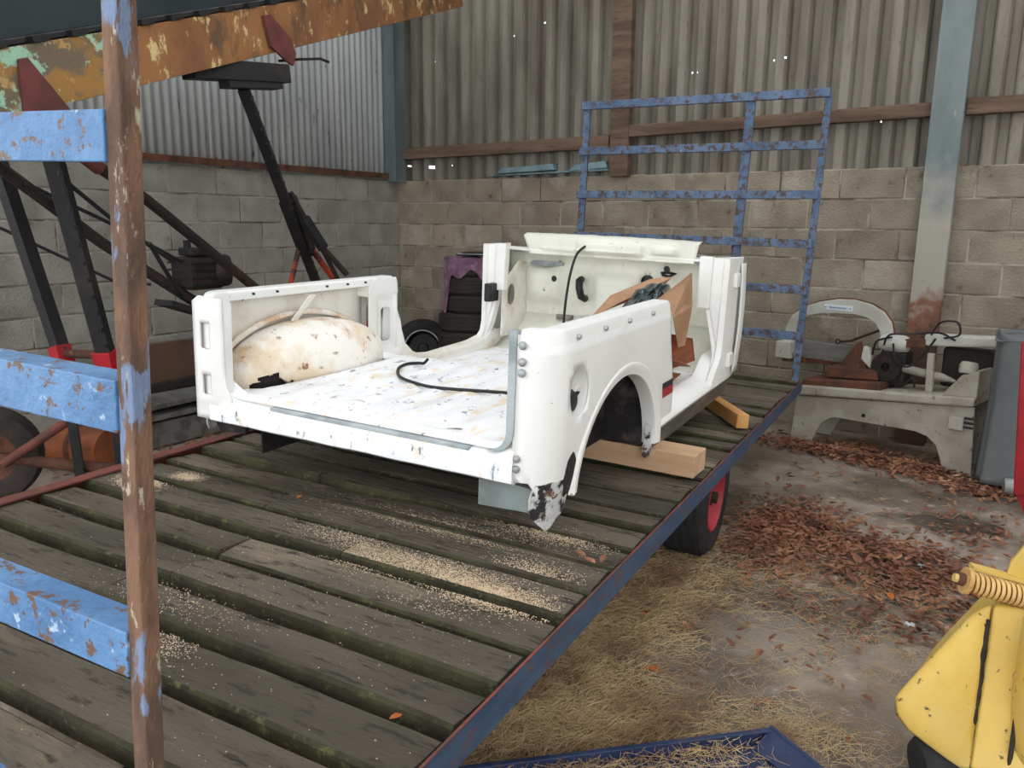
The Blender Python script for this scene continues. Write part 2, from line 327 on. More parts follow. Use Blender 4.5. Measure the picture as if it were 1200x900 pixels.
# cladding above the blocks, sheet by sheet
def trap(t):      # one corrugation, 0..1
    return .07*(sm(t, .06, .17)-sm(t, .60, .71))
cb = struct(empty('wall_back_upper', (XL, YB+.08, 2.0)), 'tall fibre cement cladding sheets above the rear blocks', 'wall')
pitch = .163; per = 6
holes_w = [(-5.79, 3.19), (-5.47, 3.19), (-4.5, 3.33), (-4.16, 3.4), (-5.82, 2.17), (-5.5, 2.15), (-5.2, 2.155), (-2.02, 2.86), (-1.92, 2.86), (-2.63, 2.82), (-1.2, 2.35), (-2.7, 2.83)]
for k in range(9):
    n = per*16; L0 = k*pitch*per
    mb = MB(); zs = [0] + [x*.05 for x in range(1, 48)]
    def f(u, v, L0=L0): 
        t = u*per; return (L0+u*pitch*per, trap(t % 1)*-1 + .003*(k % 2), v*2.4)
    hol = [(hx-XL-L0, hz-2.0) for hx, hz in holes_w if 0 < hx-XL-L0 < pitch*per]
    nu, nv = per*14, 160
    def keep(u, v, hol=hol):
        for hx, hz in hol:
            if abs(u*pitch*per-hx) < .007 and abs(v*2.4-hz) < .0085: return False
        return True
    mb.grid(nu, nv, f, keep).build('sheet', 'clad', cb, solid=.006)
cl = struct(empty('wall_left_upper', (XL-.03, 1.2, 2.0)), 'pale corrugated tin cladding above the left blocks', 'wall')
for k in range(7):
    MB().grid(10*8, 2, lambda u, v, k=k: (.009*math.sin(u*10*2*PI)+.002*(k % 2), k*.76+u*.765, v*2.2)).build('sheet', 'tin', cl, solid=.002, smooth=80)
# unseen roof, added with openings to let daylight in; open front behind the camera
rf = MB(); x = -6.2
while x < 6:
    rf.bb((x, -1.2, 4.3), (x+1.1, 6.9, 4.36)); rf.bb((x+1.1, 6.2, 4.3), (x+2.3, 6.9, 4.36)); rf.bb((x+1.1, -1.2, 4.3), (x+2.3, .6, 4.36)); x += 2.3
struct(rf.build('ceiling_added', 'roof'), 'unseen shed roof with openings added to let daylight in', 'roof')
struct(MB().bb((6.0, -1.2, 0), (6.1, 6.9, 4.3)).build('wall_right_added', 'clad'), 'unseen far right wall of the shed added to limit the light', 'wall')  # unseen side wall, added to limit light from the right

# timber rails and steel on the walls
def rail(name, x0, x1, z0, z1, h, label, zc=0, m='rail_wood', y0=YB-.06, y1=YB+.0, parent=None):
    mb = MB(); n = 14
    rings = []
    for i in range(n+1):
        t = i/n; x = x0+(x1-x0)*t; z = z0+(z1-z0)*t; d = .005*nz3(x*3, z0*9, 2)
        rings.append([(x, y0+d, z-h/2+.006*nz3(x*4, 1, z0)), (x, y1, z-h/2), (x, y1, z+h/2), (x, y0+d, z+h/2+.006*nz3(x*4, 5, z0))])
    return tag(mb.loft(rings).build(name, m, None, bevel=.006), label, 'timber rail')
rail('timber_rail', -5.83, -3.39, 2.29, 2.30, .115, 'long brown timber rail above the blocks beside the corner column')
rail('timber_rail', -3.2, -.845, 2.38, 2.40, .098, 'brown timber rail behind the blue rack ending at the big column')
rail('timber_rail', -.64, 1.6, 2.405, 2.40, .11, 'brown timber rail right of the big grey column')
tag(MB().beam((-3.28, YB-.03, 2.0), (-3.30, YB-.03, 4.2), .18, .08, (0, 1, 0)).build('timber_post', 'rail_wood', bevel=.006), 'upright brown timber post on the rear cladding', 'post')
col = empty('steel_column', (-.745, YB-.05, 0))
MB().bb((-.102, -.075, 0), (.102, -.06, 4.25)).build('flange', 'steel_blue', col, bevel=.003)
MB().bb((-.008, -.06, 0), (.008, .06, 4.25)).build('web', 'steel_blue', col)
MB().bb((-.102, .0, 0), (.102, .012, 4.25)).build('flange', 'steel_blue', col)
def foot_rust():
    m = Mt['steel_blue'].copy(); m.name = 'column_with_rusted_foot'; Mt['steel_foot'] = m; nt = m.node_tree; N = nt.nodes; L = nt.links; b = N['Principled BSDF']
    src = b.inputs['Base Color'].links[0].from_socket; tc = N.new('ShaderNodeTexCoord'); nz = N.new('ShaderNodeTexNoise'); nz.inputs['Scale'].default_value = 7; nz.inputs['Detail'].default_value = 6
    L.new(tc.outputs['Object'], nz.inputs['Vector']); sp_ = N.new('ShaderNodeSeparateXYZ'); L.new(tc.outputs['Object'], sp_.inputs[0])
    for z0, z1, c, k in ((1.55, 2.1, (158,152,140), .85), (.98, 1.12, (118,74,50), .95), (.84, .95, (70,50,44), .9)):
        ad = N.new('ShaderNodeMath'); ad.operation = 'MULTIPLY_ADD'; L.new(nz.outputs[0], ad.inputs[0]); ad.inputs[1].default_value = .9; L.new(sp_.outputs[2], ad.inputs[2])
        mr = N.new('ShaderNodeMapRange'); mr.inputs[1].default_value = z0+.45; mr.inputs[2].default_value = z1+.45; mr.inputs[3].default_value = k; mr.inputs[4].default_value = 0; L.new(ad.outputs[0], mr.inputs[0])
        mx = N.new('ShaderNodeMix'); mx.data_type = 'RGBA'; L.new(mr.outputs[0], mx.inputs['Factor']); L.new(src, mx.inputs[6]); mx.inputs[7].default_value = lin(c); src = mx.outputs[2]
    L.new(src, b.inputs['Base Color'])
foot_rust()
for ch in col.children:
    if ch.name.startswith('flange'): ch.data.materials[0] = Mt['steel_foot']
tag(col, 'wide grey blue steel column with rusted foot on the rear wall', 'column')
cc = empty('corner_column', (XL+.0, 6.44, 2.0))
MB().bb((-.02, -.1, 0), (.13, -.085, 2.3)).build('flange', 'steel_blue', cc); MB().bb((.115, -.09, 0), (.13, .06, 2.3)).build('web', 'steel_blue', cc)
tag(cc, 'blue grey steel corner column where the two claddings meet', 'column')
tag(MB().lsec((XL+.03, .2, 2.085), (XL+.03, 6.38, 2.085), (-1, 0, 0), (0, 0, -1), .07, .055, .008).build('rail_angle', 'rust'), 'rusty angle iron along the top of the left block wall', 'angle iron')
# folded blue flashing lying on the wall top
fsh = MB()
for a, b, r in ((-4.75, -3.39, 0), (-4.62, -3.95, .035), (-3.80, -3.40, .04)):
    fsh.prism([(a, 2.035+r*.6), (b, 2.055+r*.6), (b-.02, 2.075+r*1.6), (a+.07, 2.05+r*1.6)], lambda x, z: (x, YB-.03-.02*(r > 0), z), lambda x, z: (x, YB+.04, z))
tag(fsh.build('flashing', 'flash', bevel=.003), 'pale blue folded metal flashing lying on the rear wall top', 'flashing')

# ================================================================ FLATBED TRAILER
RT = Matrix(((0.99186, -0.12424, 0.02797), (0.1234, 0.99191, 0.02984), (-0.03145, -0.02615, 0.99916)))
trl = empty('flatbed_trailer', (-1.56255, -0.21814, 0.72451), RT)
tag(trl, 'long blue flatbed farm trailer with gapped plank deck and ladder racks', 'trailer')
xr = lambda y: .898+.0052*(y-.45)
xl = lambda y: -.82-.0583*(y-.45)
def plank(x0, x1, y0, y1, z, k):
    n = 16; rings = []; bow = random.uniform(-.006, .006); tw = random.uniform(-.006, .006); th = .05
    for i in range(n+1):
        t = i/n; x = x0+(x1-x0)*t; b = bow*(1-(2*t-1)**2)+z; e = .004
        a0 = y0+e*nz3(x*5, k, 0)+.002*nz3(x*22, k, 3); a1 = y1+e*nz3(x*5, k, 9)
        zz = .002*nz3(x*14, k, 4)
        rings.append([(x, a0+.004, b-th), (x, a1-.004, b-th), (x, a1, b-.01), (x, a1-.007, b+tw+zz), (x, (a0+a1)/2, b+tw/2+.0015*nz3(x*9, k, 7)), (x, a0+.007, b-tw+zz), (x, a0, b-tw-.008)])
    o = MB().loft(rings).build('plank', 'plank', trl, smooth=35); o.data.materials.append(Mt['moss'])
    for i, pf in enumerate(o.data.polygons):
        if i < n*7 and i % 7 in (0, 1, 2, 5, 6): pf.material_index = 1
    return o
pp = .1687; y = .46; k = 0
jx = [-.3, .35, -.32, .12, -.107, -.031, -.063, .2, -.2, .1]
while y < 5.6:
    w = pp-random.choice((.026, .03, .04, .034)); j = jx[k % 10]+random.uniform(-.03, .03)
    z1 = random.uniform(-.012, .006); z2 = z1+random.uniform(-.008, .008)
    plank(xl(y)+.02+random.uniform(-.015, .015), j-.002, y, y+w, z1, k*2); plank(j+.002, xr(y)-.006, y, y+w, z2, k*2+1)
    y += pp; k += 1
# edge beams and chassis
MB().lsec((xr(.42)+.014, .42, .006), (xr(5.64)+.014, 5.64, .006), (-1, 0, 0), (0, 0, -1), .006, .078, .007).build('side_beam', 'blue_beam', trl, bevel=.002)
MB().lsec((xr(.42)+.010, .42, .0085), (xr(5.64)+.010, 5.64, .0085), (1, 0, 0), (0, 0, -1), .0055, .003, .003).build('beam_edge', 'red_edge', trl)
MB().lsec((xl(.42)-.012, .42, .012), (xl(5.64)-.012, 5.64, .012), (1, 0, 0), (0, 0, -1), .05, .08, .008).build('side_beam', 'red_edge', trl, bevel=.002)
for x in (-.45, .45): MB().bb((x-.035, .3, -.2), (x+.035, 5.6, -.06)).build('chassis_beam', 'rust_dark', trl, bevel=.004)
for yy in (.5, 1.4, 2.3, 3.2, 4.4, 5.55): MB().bb((-.8, yy-.03, -.115), (.88, yy+.03, -.055)).build('cross_member', 'rust_dark', trl)
MB().tube([(-.8, 3.72, -.32), (.8, 3.72, -.32)], .035, 12).build('axle', 'rust_dark', trl)
for x in (-.45, .45): MB().bb((x-.06, 3.6, -.3), (x+.06, 3.84, -.19)).build('axle_block', 'rust_dark', trl)
MB().beam((0, -.9, -.3), (-.45, .5, -.13), .07, .09).build('drawbar', 'blue_beam', trl, bevel=.004); MB().beam((0, -.9, -.3), (.45, .5, -.13), .07, .09).build('drawbar', 'blue_beam', trl, bevel=.004)
def wheel(x, sgn):
    c = (x, 3.72, -.312); r = .285; w = .115
    t = MB().lathe([(.155, -w*.8), (.2, -w*1.0), (.25, -w*.98), (.277, -w*.8), (.285, -w*.5), (.287, 0), (.285, w*.5), (.277, w*.8), (.25, w*.98), (.2, w), (.155, w*.8), (.15, 0)], c, (sgn, 0, 0), 56).build('tyre', 'rubber', trl, smooth=35)
    ribs = MB()
    for q in (-.07, -.035, 0, .035, .07): ribs.lathe([(.284, q-.011), (.2895, q-.009), (.2895, q+.009), (.284, q+.011)], c, (sgn, 0, 0), 56)
    ribs.build('tread_rib', 'rubber', t, smooth=35)
    rm = MB().lathe([(.158, w*.82), (.168, w*.9), (.16, w*.95), (.15, w*.8), (.14, w*.3), (.11, w*.1), (.1, w*.12), (.055, w*.3), (.05, w*.62), (.03, w*.68), (.0001, w*.68), (.0001, w*.05), (.15, w*.02)], c, (sgn, 0, 0), 40, False).build('rim', 'rim_red', t, smooth=35)
    for i in range(5):
        a = 2*PI*i/5; MB().tube([(c[0]+sgn*w*.2, c[1]+.078*math.cos(a), c[2]+.078*math.sin(a)), (c[0]+sgn*w*.5, c[1]+.078*math.cos(a), c[2]+.078*math.sin(a))], .011, 6).build('wheel_nut', 'rust_dark', t)
    MB().tube([(c[0]+sgn*w*.6, c[1], c[2]), (c[0]+sgn*w*.95, c[1], c[2])], .028, 12).build('hub_cap', 'rust_dark', t)
wheel(.715, 1); wheel(-.72, -1)
# ladder rack at the near end (square tube post, angle rungs)
MB().beam((.894, .5, -.1), (.894, .5, 1.3), .0215, .0215, (0, 1, 0)).build('rack_post', 'blue_post', trl, bevel=.002)
MB().beam((-.80, .5, -.1), (-.80, .5, 1.3), .0215, .0215, (0, 1, 0)).build('rack_post', 'blue_post', trl, bevel=.002)
for z, hh in ((.989, .046), (.742, .052), (.482, .05), (.19, .05)):
    MB().lsec((-.80, .486, z), (.885, .486, z), (0, 1, 0), (0, 0, -1), .04, hh, .005).build('rack_rung', 'blue_old', trl, bevel=.0015)
# ladder rack at the far end
for x, w in ((-.755, .05), (.41, .06), (.892, .045)): MB().beam((x+(.012 if x < 0 else 0), 5.6, 0), (x, 5.6, 1.86), w, .025, (0, 1, 0)).build('rack_post', 'blue_rack', trl, bevel=.003)
for zl, zr in ((1.822, 1.868), (1.504, 1.549), (1.197, 1.236), (.897, .921), (.60, .618), (.30, .31)):
    MB().beam((-.785, 5.575, zl), (.9, 5.575, zr), .03, .055).build('rack_rung', 'blue_rack', trl, bevel=.003)

# sawdust crumbs, dead leaves on the deck
def crumbs(name, spots, parent_rot, label):
    mb = MB()
    for (cx, cy, sx, sy, n, sc) in spots:
        for _ in range(int(n*2.6)):
            x = random.gauss(cx, sx); y = random.gauss(cy, sy)
            if not (xl(y)+.03 < x < xr(y)-.02): continue
            if ((y-.46) % pp) > pp-.048: continue
            r = sc*random.uniform(.35, 1.0); z = .006+r*.15; a = random.uniform(0, 6)
            p = [Vector((r*math.cos(a+t), r*math.sin(a+t)*.8, -.2*r)) for t in (0, 2.1, 4.2)]+[Vector((0, 0, r*.6))]
            mb.add([v+Vector((x, y, z)) for v in p], [(0,1,2), (0,1,3), (1,2,3), (2,0,3)])
    return mb
sd = crumbs('sawdust', ((.70, 1.63, .09, .035, 2600, .0028), (.50, 1.69, .12, .035, 1500, .0026), (.32, 1.62, .06, .03, 500, .0026), (.18, 1.72, .10, .03, 400, .0025), (.35, 1.95, .20, .03, 1300, .0024), (.66, 2.09, .10, .03, 900, .0026), (.74, 1.82, .07, .035, 600, .0026), (.60, 1.48, .10, .03, 150, .0025), (-.70, 1.72, .04, .025, 1600, .0028), (-.62, 1.85, .03, .02, 500, .0026), (.1, 1.2, .12, .05, 260, .0025), (.22, 1.05, .05, .03, 300, .0025), (.45, 1.42, .3, .1, 120, .0025), (.3, 1.2, .5, .4, 160, .0028)), None, '').build('sawdust', 'sawdust')
sd.matrix_world = trl.matrix_world.copy(); sd['kind'] = 'stuff'
tag(sd, 'pale sawdust scattered over the trailer planks', 'sawdust')
def leaf_geo(mb, p, r, a, tilt=0, ax=0, curl=.35):
    c, s_ = math.cos(a), math.sin(a)
    pts = [(-1, 0, .0), (-.4, .42, curl), (.35, .38, curl*.9), (1.1, 0, .15), (.35, -.38, curl*.8), (-.4, -.42, curl), (-.4, 0, 0), (.35, 0, .03)]
    R = Matrix.Rotation(tilt, 3, Vector((math.cos(ax), math.sin(ax), 0))) @ Matrix.Rotation(a, 3, 'Z')
    mb.add([R @ (Vector(q)*r) + Vector(p) for q in pts], [(0,6,1), (1,6,7,2), (2,7,3), (3,7,4), (4,7,6,5), (5,6,0)])
for i, (x, y, dz, lb) in enumerate(((.87, 1.98, .01, 'brown leaf touching the blue beam, one of three on the planks'), (.84, 1.955, .008, 'middle brown leaf of the three by the blue beam'), (.80, 1.985, .008, 'brown leaf furthest from the blue beam of the three'), (.80, 1.09, .006, 'orange leaf on the plank nearest the blue beam'), (.0, 1.10, .004, 'small yellow leaf on the near planks'), (-.16, 1.9, .006, 'small orange leaf beside a plank joint under the tail'))):
    mb = MB(); leaf_geo(mb, (0, 0, 0), .017 if i > 2 else .022, random.uniform(0, 6), random.uniform(-.2, .2), curl=.2)
    o = mb.build('fallen_leaf', 'leaf_orange' if i > 2 else 'leaf', solid=.0008); o.location = trl.matrix_world @ Vector((x, y, dz+.006))
    tag(o, lb, 'leaf', 'leaves on the trailer deck')
# timbers that carry the body
t1 = MB().bb((-1.62, -.08, 0), (0, .08, .088)).build('timber_baulk', 'timber', bevel=.003)
t1.matrix_world = trl.matrix_world @ Matrix.Translation((.885, 3.0, .006)) @ Matrix.Rotation(-.03, 4, 'Z')
tag(t1, 'thick pale sawn timber under the wheel arch of the white body', 'timber')
t2 = MB().bb((-.95, -.03, 0), (0, .03, .07)).build('timber_baulk', 'timber_orange', bevel=.003)
t2.matrix_world = trl.matrix_world @ Matrix.Translation((.875, 3.9, .006)) @ Matrix.Rotation(-1.02, 4, 'Z')
tag(t2, 'thin orange sawn timber poking out under the sill near the trailer edge', 'timber')
t3 = MB().bb((-.75, -.05, 0), (.5, .05, .09)).build('timber_baulk', 'timber', bevel=.003)
t3.matrix_world = trl.matrix_world @ Matrix.Translation((.0, 3.95, .006))
tag(t3, 'pale timber bearer hidden under the front of the white body', 'timber')

# ================================================================ WHITE 4x4 BODY SHELL
RC = Matrix(((0.99296, -0.11375, 0.03313), (0.11386, 0.9935, -0.00147), (-0.03275, 0.00523, 0.99945)))
car = empty('car_body_shell', (-1.78422, 1.70256, 0.72614), RC)
tag(car, 'stripped white off-road car body shell resting on timbers on the trailer', 'car body')
HW = .70; RAIL = .575; DR = 1.08; CR = .10
def arch(ry, rz, n=24, a0=-.1, a1=PI+.1): return ell(.60, .03, ry, rz, n, a0, a1)
def side_map(sg, crown=.012):
    # s = distance along the flank, wrapping round the tail corner when s < CR
    def f(s, z):
        if s >= CR: x, y = HW, s
        else:
            a = (CR-s)/CR
            if a < PI/2: x, y = HW-CR+CR*math.cos(a), CR-CR*math.sin(a)
            else: x, y = HW-CR-(CR*(a-PI/2)), 0.
        x -= crown*((z-.36)/.25)**2*(1 if s > 0 else .4)
        x += .006*sm(z, .50, .515)*(1-sm(z, .53, .545))*0
        return (sg*x, y, z)
    return f
s_tail = CR-CR*PI/2-.012
def yq(z): return DR-.005+.125*(1-sm(z, .1, .5))
def quarter(sg):
    rz = [(s_tail, .545), (yq(.545), .545)]+[(yq(z), z) for z in (.5, .44, .38, .32, .26, .2, .15, .11)]+[(1.19, .088), (1.035, .085)]
    out = rz + [(p[0], p[1]) for p in arch(.415, .37, 26, .12, PI-.28)] + [(.165, .12), (.12, .09), (.06, .085), (.02, .10), (-.02, .155), (s_tail, .155)]
    hol = [ell(.183, .397, .070, .075, 24)] if sg > 0 else [rrect(.985, 1.068, .29, .46, .02)]
    q = panel(out, hol, side_map(sg), .028).build('quarter_panel', 'white', car, smooth=45, solid=.004)
    return q
qR = quarter(1); qL = quarter(-1)
for sg in (1, -1):
    # raised flange of the wheel arch and its inner lip
    lip = MB(); ring = []
    for i in range(30):
        a = .02+(PI-.16)*i/29; c, s_ = math.cos(a), math.sin(a); rr = []
        for k, (dr, dx) in enumerate(((.442, -.003), (.436, .009), (.425, .012), (.402, .004), (.388, .002), (.384, -.008), (.386, -.05), (.40, -.014))):
            rr.append((sg*(HW+dx-.006), .60+dr*1.0*c, .03+dr*.886*s_))
        ring.append(rr)
    lip.loft(ring).build('wheel_arch_lip', 'white', car, smooth=50)
    # inner wheel housing seen dark from outside / white dome from inside
    def dome(u, v, sg=sg):
        y = .075+.90*u; e = max(0, 1-abs((y-.525)/.452)**2.6)**.5
        ph = v*PI/2; h = .215*max(0, 1-abs((y-.525)/.452)**2.2)**.5; w = .20*e
        x = .675-w*math.sin(ph)**.62; z = .228+h*math.cos(ph)**.62
        return (sg*x, y+.012*math.sin(ph), z)
    def kp(u, v): return sg > 0 or not (u < .25 and v > .88 and nz3(u*30, v*12, 3)*.08+(v-.88)*.9-abs(u-.12)*1.1+.01 > 0)
    MB().grid(150, 80, dome, kp).build('wheel_housing', 'white_stain', car, smooth=60, solid=.003)
    def liner(u, v, sg=sg):
        p = dome(u, v); q = Vector((sg*.67, .51, .2)); d = (Vector(p)-q); return q+d*.95+Vector((0, 0, -.006))
    MB().grid(36, 14, liner).build('wheel_liner', 'arch_dark', car, smooth=60, solid=.003)
    MB().prism([(.995, .02), (1.001, .02), (1.001, .218), (.995, .218)], lambda y, z, sg=sg: (sg*.466, y, z), lambda y, z, sg=sg: (sg*.672, y, z)).build('wheel_bulkhead', 'arch_dark', car)
    MB().prism([(.10, .02), (.998, .02), (.998, .232), (.10, .232)], lambda y, z, sg=sg: (sg*.470, y, z), lambda y, z, sg=sg: (sg*.476, y, z)).build('wheel_bulkhead', 'arch_dark', car)
    # torn flange hanging at the front of the arch
    MB().loft([[(sg*(.70-.02*t), 1.015-.012*t+.01*nz3(t*9, 1, 0), .26-.27*t), (sg*(.66), 1.035-.02*t, .26-.27*t), (sg*.66, .985-.035*t+.02*nz3(t*7, 0, 2), .26-.27*t+.02*nz3(t*11, 0, 0)), (sg*(.695-.02*t), .99-.04*t+.012*nz3(t*8, 4, 2), .255-.27*t)] for t in [i/9 for i in range(10)]]).build('torn_flange', 'chip', car, smooth=40)
    # belt rail: bolted flange that follows the flank round the tail corner
    fm = side_map(sg, 0); rr_ = []
    for i in range(31):
        s_ = s_tail+(DR-.008-s_tail)*i/30 if i > 12 else s_tail+(.14-s_tail)*i/13
        if i > 12: s_ = .14+(DR-.008-.14)*(i-13)/17
        p0 = Vector(fm(s_-.004, .5)); p1 = Vector(fm(s_+.004, .5)); tg = (p1-p0).normalized(); nn = Vector((tg.y, -tg.x, 0))*sg; c0 = Vector(fm(s_, 0)); zb = .535 if sg > 0 else .553
        rr_.append([(c0-nn*dn)+Vector((0, 0, z)) for dn, z in ((.006, zb), (.012, .574), (.017, .583), (.026, .587), (.078, .587), (.084, .580), (.084, zb))])
    MB().loft(rr_).build('belt_rail', 'white', car, smooth=35)
    # B pillar box closing the quarter at the door opening
    MB().prism([(.615, .12), (.69, .12), (.69, .25), (.69, .35), (.684, .45), (.682, .55), (.615, .55), (.615, .45), (.615, .35), (.615, .25)], lambda x, z, sg=sg: (sg*x, (yq(z)-.04 if sg > 0 else DR+.006), z), lambda x, z, sg=sg: (sg*x, (yq(z)-.004 if sg > 0 else DR+.035), z)).build('door_pillar', 'white', car, bevel=.01)
    # sill under the door, with curved ends
    rings = []
    for i in range(25):
        t = i/24; y = 1.0+1.27*t
        top = .125+.10*(1-sm(y, 1.07, 1.2))*0+.085*sm(y, 1.83, 2.02)
        rings.append([(sg*.62, y, .06), (sg*.672, y, .06), (sg*.694, y, .085), (sg*.702, y, .10), (sg*.70, y, top-.02), (sg*.685, y, top), (sg*.60, y, top+.02), (sg*.595, y, top)])
    MB().loft(rings).build('sill', 'white', car, smooth=40)
    MB().prism([(.665, .0), (.676, .0), (.690, .086), (.68, .088)], lambda x, z, sg=sg: (sg*x, 1.03, z), lambda x, z, sg=sg: (sg*x, 2.25, z)).build('rocker_panel', 'bare', car, bevel=.002)
    # front hinge pillar
    def ring(z):
        t = (z-.1)/.62; yj = 2.0-.16*(1-sm(z, .1, .26)); xi = .655-.085*sm(z, .12, .6)
        return [(sg*xi, yj+.03, z), (sg*(xi+.012), yj, z), (sg*(xi+.03), yj+.004, z), (sg*(xi+.036), yj-.006, z), (sg*.668, yj-.006, z), (sg*.674, yj-.018, z), (sg*.700, yj-.014, z), (sg*.706, yj+.02, z), (sg*(.706+.004*math.sin(t*3)), 2.16, z), (sg*.700, 2.29, z), (sg*.69, 2.295, z), (sg*(xi+.04), yj+.05, z)]
    MB().loft([ring(z) for z in (.10, .13, .16, .19, .23, .28, .34, .42, .5, .58, .66, .71)]).build('hinge_pillar', 'white', car, smooth=35).location.x = .035*(sg < 0)
    MB().prism([(.56, .46), (.62, .46), (.62, .715), (.552, .715)], lambda x, z, sg=sg: (sg*x, 1.975, z), lambda x, z, sg=sg: (sg*x, 2.03, z)).build('pillar_stub', 'white', car, bevel=.008).location.x = .035*(sg < 0)
    # cowl side with round hole (inner face)
    if sg < 0:
        panel([(1.99, .2), (2.3, .2), (2.3, .6), (2.18, .62), (1.99, .5)], [ell(2.10, .43, .045, .06, 18)], lambda y, z: (-.54+.012*emb(y, z, 2.02, 2.28, .25, .36), y, z), .03).build('cowl_side', 'white_dirty', car, smooth=45, solid=.004)
        MB().bb((-.565, 1.90, .40), (-.605, 2.0, .50)).build('mirror_bracket', 'black', car, bevel=.006)
    for zz in (.2, .6): MB().box((sg*.712, 2.12, zz), (.022, .08, .07)).build('hinge_mount', 'white', car, bevel=.006)
    MB().grid(4, 16, lambda u, v, sg=sg: (sg*(.715+.012*math.sin(PI*v)), 2.19+.1*u, .12+.56*v)).build('cowl_edge', 'white', car, solid=.006, smooth=50)
# tail pillars: left one carries two lamp cut-outs, right one wraps into the corner
panel([(-.67, .15), (-.49, .15), (-.50, .235), (-.52, .27), (-.528, .32), (-.53, .575), (-.64, .58), (-.67, .56)], [rrect(-.628, -.585, .40, .49, .006), rrect(-.626, -.588, .24, .31, .006)], lambda x, z: (x, -.004-.007*emb(x, z, -.655, -.55, .2, .53), z), .02).build('tail_pillar', 'white', car, smooth=45, solid=.005)
for z0, z1 in ((.405, .475), (.245, .30)): MB().bb((-.622, .012, z0), (-.60, .02, z1)).build('lamp_bracket', 'bare', car, bevel=.003)
MB().bb((-.64, .03, .22), (-.57, .035, .51)).build('lamp_recess', 'rust_dark', car)
MB().prism([(.0, .22), (.03, .24), (.035, .56), (0, .575)], lambda y, z: (-.534, y, z), lambda y, z: (-.528, y, z)).build('pillar_return', 'white', car)
MB().prism([(.0, .22), (.085, .24), (.095, .56), (0, .575)], lambda y, z: (.588, y, z), lambda y, z: (.582, y, z)).build('pillar_return', 'white', car)
MB().grid(24, 10, lambda u, v: (-.684+.004*nz3(u*5, v*4, 1), .07+.86*u, .25+.30*v)).build('inner_skin', 'white_dirty', car, smooth=60, solid=.002)
seal = []
for i in range(19):
    t = i/18
    if t < .72: px, pz = .572, .585-.29*(t/.72)
    else:
        a = (t-.72)/.28*PI/2; px, pz = .572-.06*(1-math.cos(a)), .295-.06*math.sin(a)
    seal.append([(px-.010, -.006, pz), (px+.014, -.006, pz), (px+.014, .02, pz), (px-.010, .02, pz)])
MB().loft(seal).build('seal_channel', 'seal_grey', car, bevel=.002)
# rotten rear corner, brackets, bolts
panel([(.0, .155), (.10, .15), (.165, .15), (.15, .05), (.11, .035), (.06, .0), (.03, .03), (-.01, .05), (-.015, .11)], [], lambda s, z: side_map(1)(s, z)[:2]+(z+.014*nz3(s*40, z*40, 0),), .02).build('rotten_corner', 'chip', car, solid=.006)
panel([(.13, .2), (.165, .22), (.19, .19), (.17, .10), (.13, .09), (.115, .14)], [], lambda s, z: (side_map(1)(s, z)[0]+.004, s+.01*nz3(s*50, z*50, 0), z), .02).build('rust_hole', 'rust_dark', car, solid=.004)
MB().prism([(.46, .145), (.63, .13), (.64, .06), (.46, .05)], lambda x, z: (x, .03, z), lambda x, z: (x, .05, z)).build('rear_bracket', 'primer', car)
MB().prism([(-.66, .145), (-.50, .145), (-.50, .10), (-.62, .09)], lambda x, z: (x, .05, z), lambda x, z: (x, .07, z)).build('rear_bracket', 'arch_dark', car)
for z in (.548, .502, .472): bolt((.606, -.004, z), (0, -1, 0), .012, car)
for z in (.225, .195): bolt((.60, -.004, z), (0, -1, 0), .011, car)
for y in (.17, .38, .60, .85): bolt((.690, y, .560), (1, 0, 0), .009, car)
for y in (.1, .22, .34, .62, .75, .87): bolt((-.617, y, .570), (1, 0, 0), .0045, car, 'black', 'rail_hole')
# filler recess
fr = MB().lathe([(.0001, -.05), (.041, -.05), (.045, -.02), (.046, .003), (.052, .005), (.054, .0)], (0, 0, 0), (1, 0, 0), 28, False)
fr.v = [(x+.692, y*1.5+.183, z*1.6+.397) for x, y, z in fr.v]; fr.build('filler_recess', 'white', car, smooth=40, solid=.003)
MB().lathe([(.0001, .012), (.028, .012), (.036, 0), (.036, -.02), (.0001, -.02)], (.674, .178, .366), (1, 0, 0), 18, False).build('filler_cap', 'black', car, smooth=40)
# stripe decals
sp = side_map(1)
for nm, z0, z1 in (('black_stripe', .248, .272), ('red_stripe', .21, .248)):
    MB().grid(4, 2, lambda u, v: (sp(0.97, z0+(z1-z0)*v)[0]+.0035, 1.035-.35*(z0+(z1-z0)*v-.21)+(yq(z0+(z1-z0)*v)-.006-1.035+.35*(z0+(z1-z0)*v-.21))*u, z0+(z1-z0)*v)).build(nm, 'decal_black' if 'black' in nm else 'decal_red', car, solid=.001)
# floor pan with pressed ribs
def flz(x, y):
    rib = .013*(.5+.5*math.cos(x*2*PI/.118))**.6*sm(y, .1, .16)*(1-sm(y, .98, 1.04))
    tun = .0
    return .236+rib-.105*sm(y, 1.02, 1.07)+tun+.01*emb(x, y, -.5, -.05, 1.2, 1.75, .04)+.01*emb(x, y, .08, .5, 1.2, 1.75, .04)
panel([(-.56, .015), (.56, .015), (.565, .12), (.48, .2), (.465, .5), (.48, .85), (.61, .96), (.61, 2.02), (-.61, 2.02), (-.61, .96), (-.48, .85), (-.465, .5), (-.48, .2), (-.565, .12)],
      [ell(-.12, .2, .035, .006, 10), ell(.32, .12, .03, .007, 10), ell(.1, .55, .02, .006, 8)], lambda x, y: (x, y, flz(x, y)), .027).build('floor_pan', 'white_floor', car, smooth=50, solid=.004)
MB().bb((-.55, .1, .10), (.55, .16, .2)).build('floor_crossmember', 'arch_dark', car); MB().bb((-.6, 1.05, .04), (.6, 1.15, .115)).build('floor_crossmember', 'arch_dark', car)
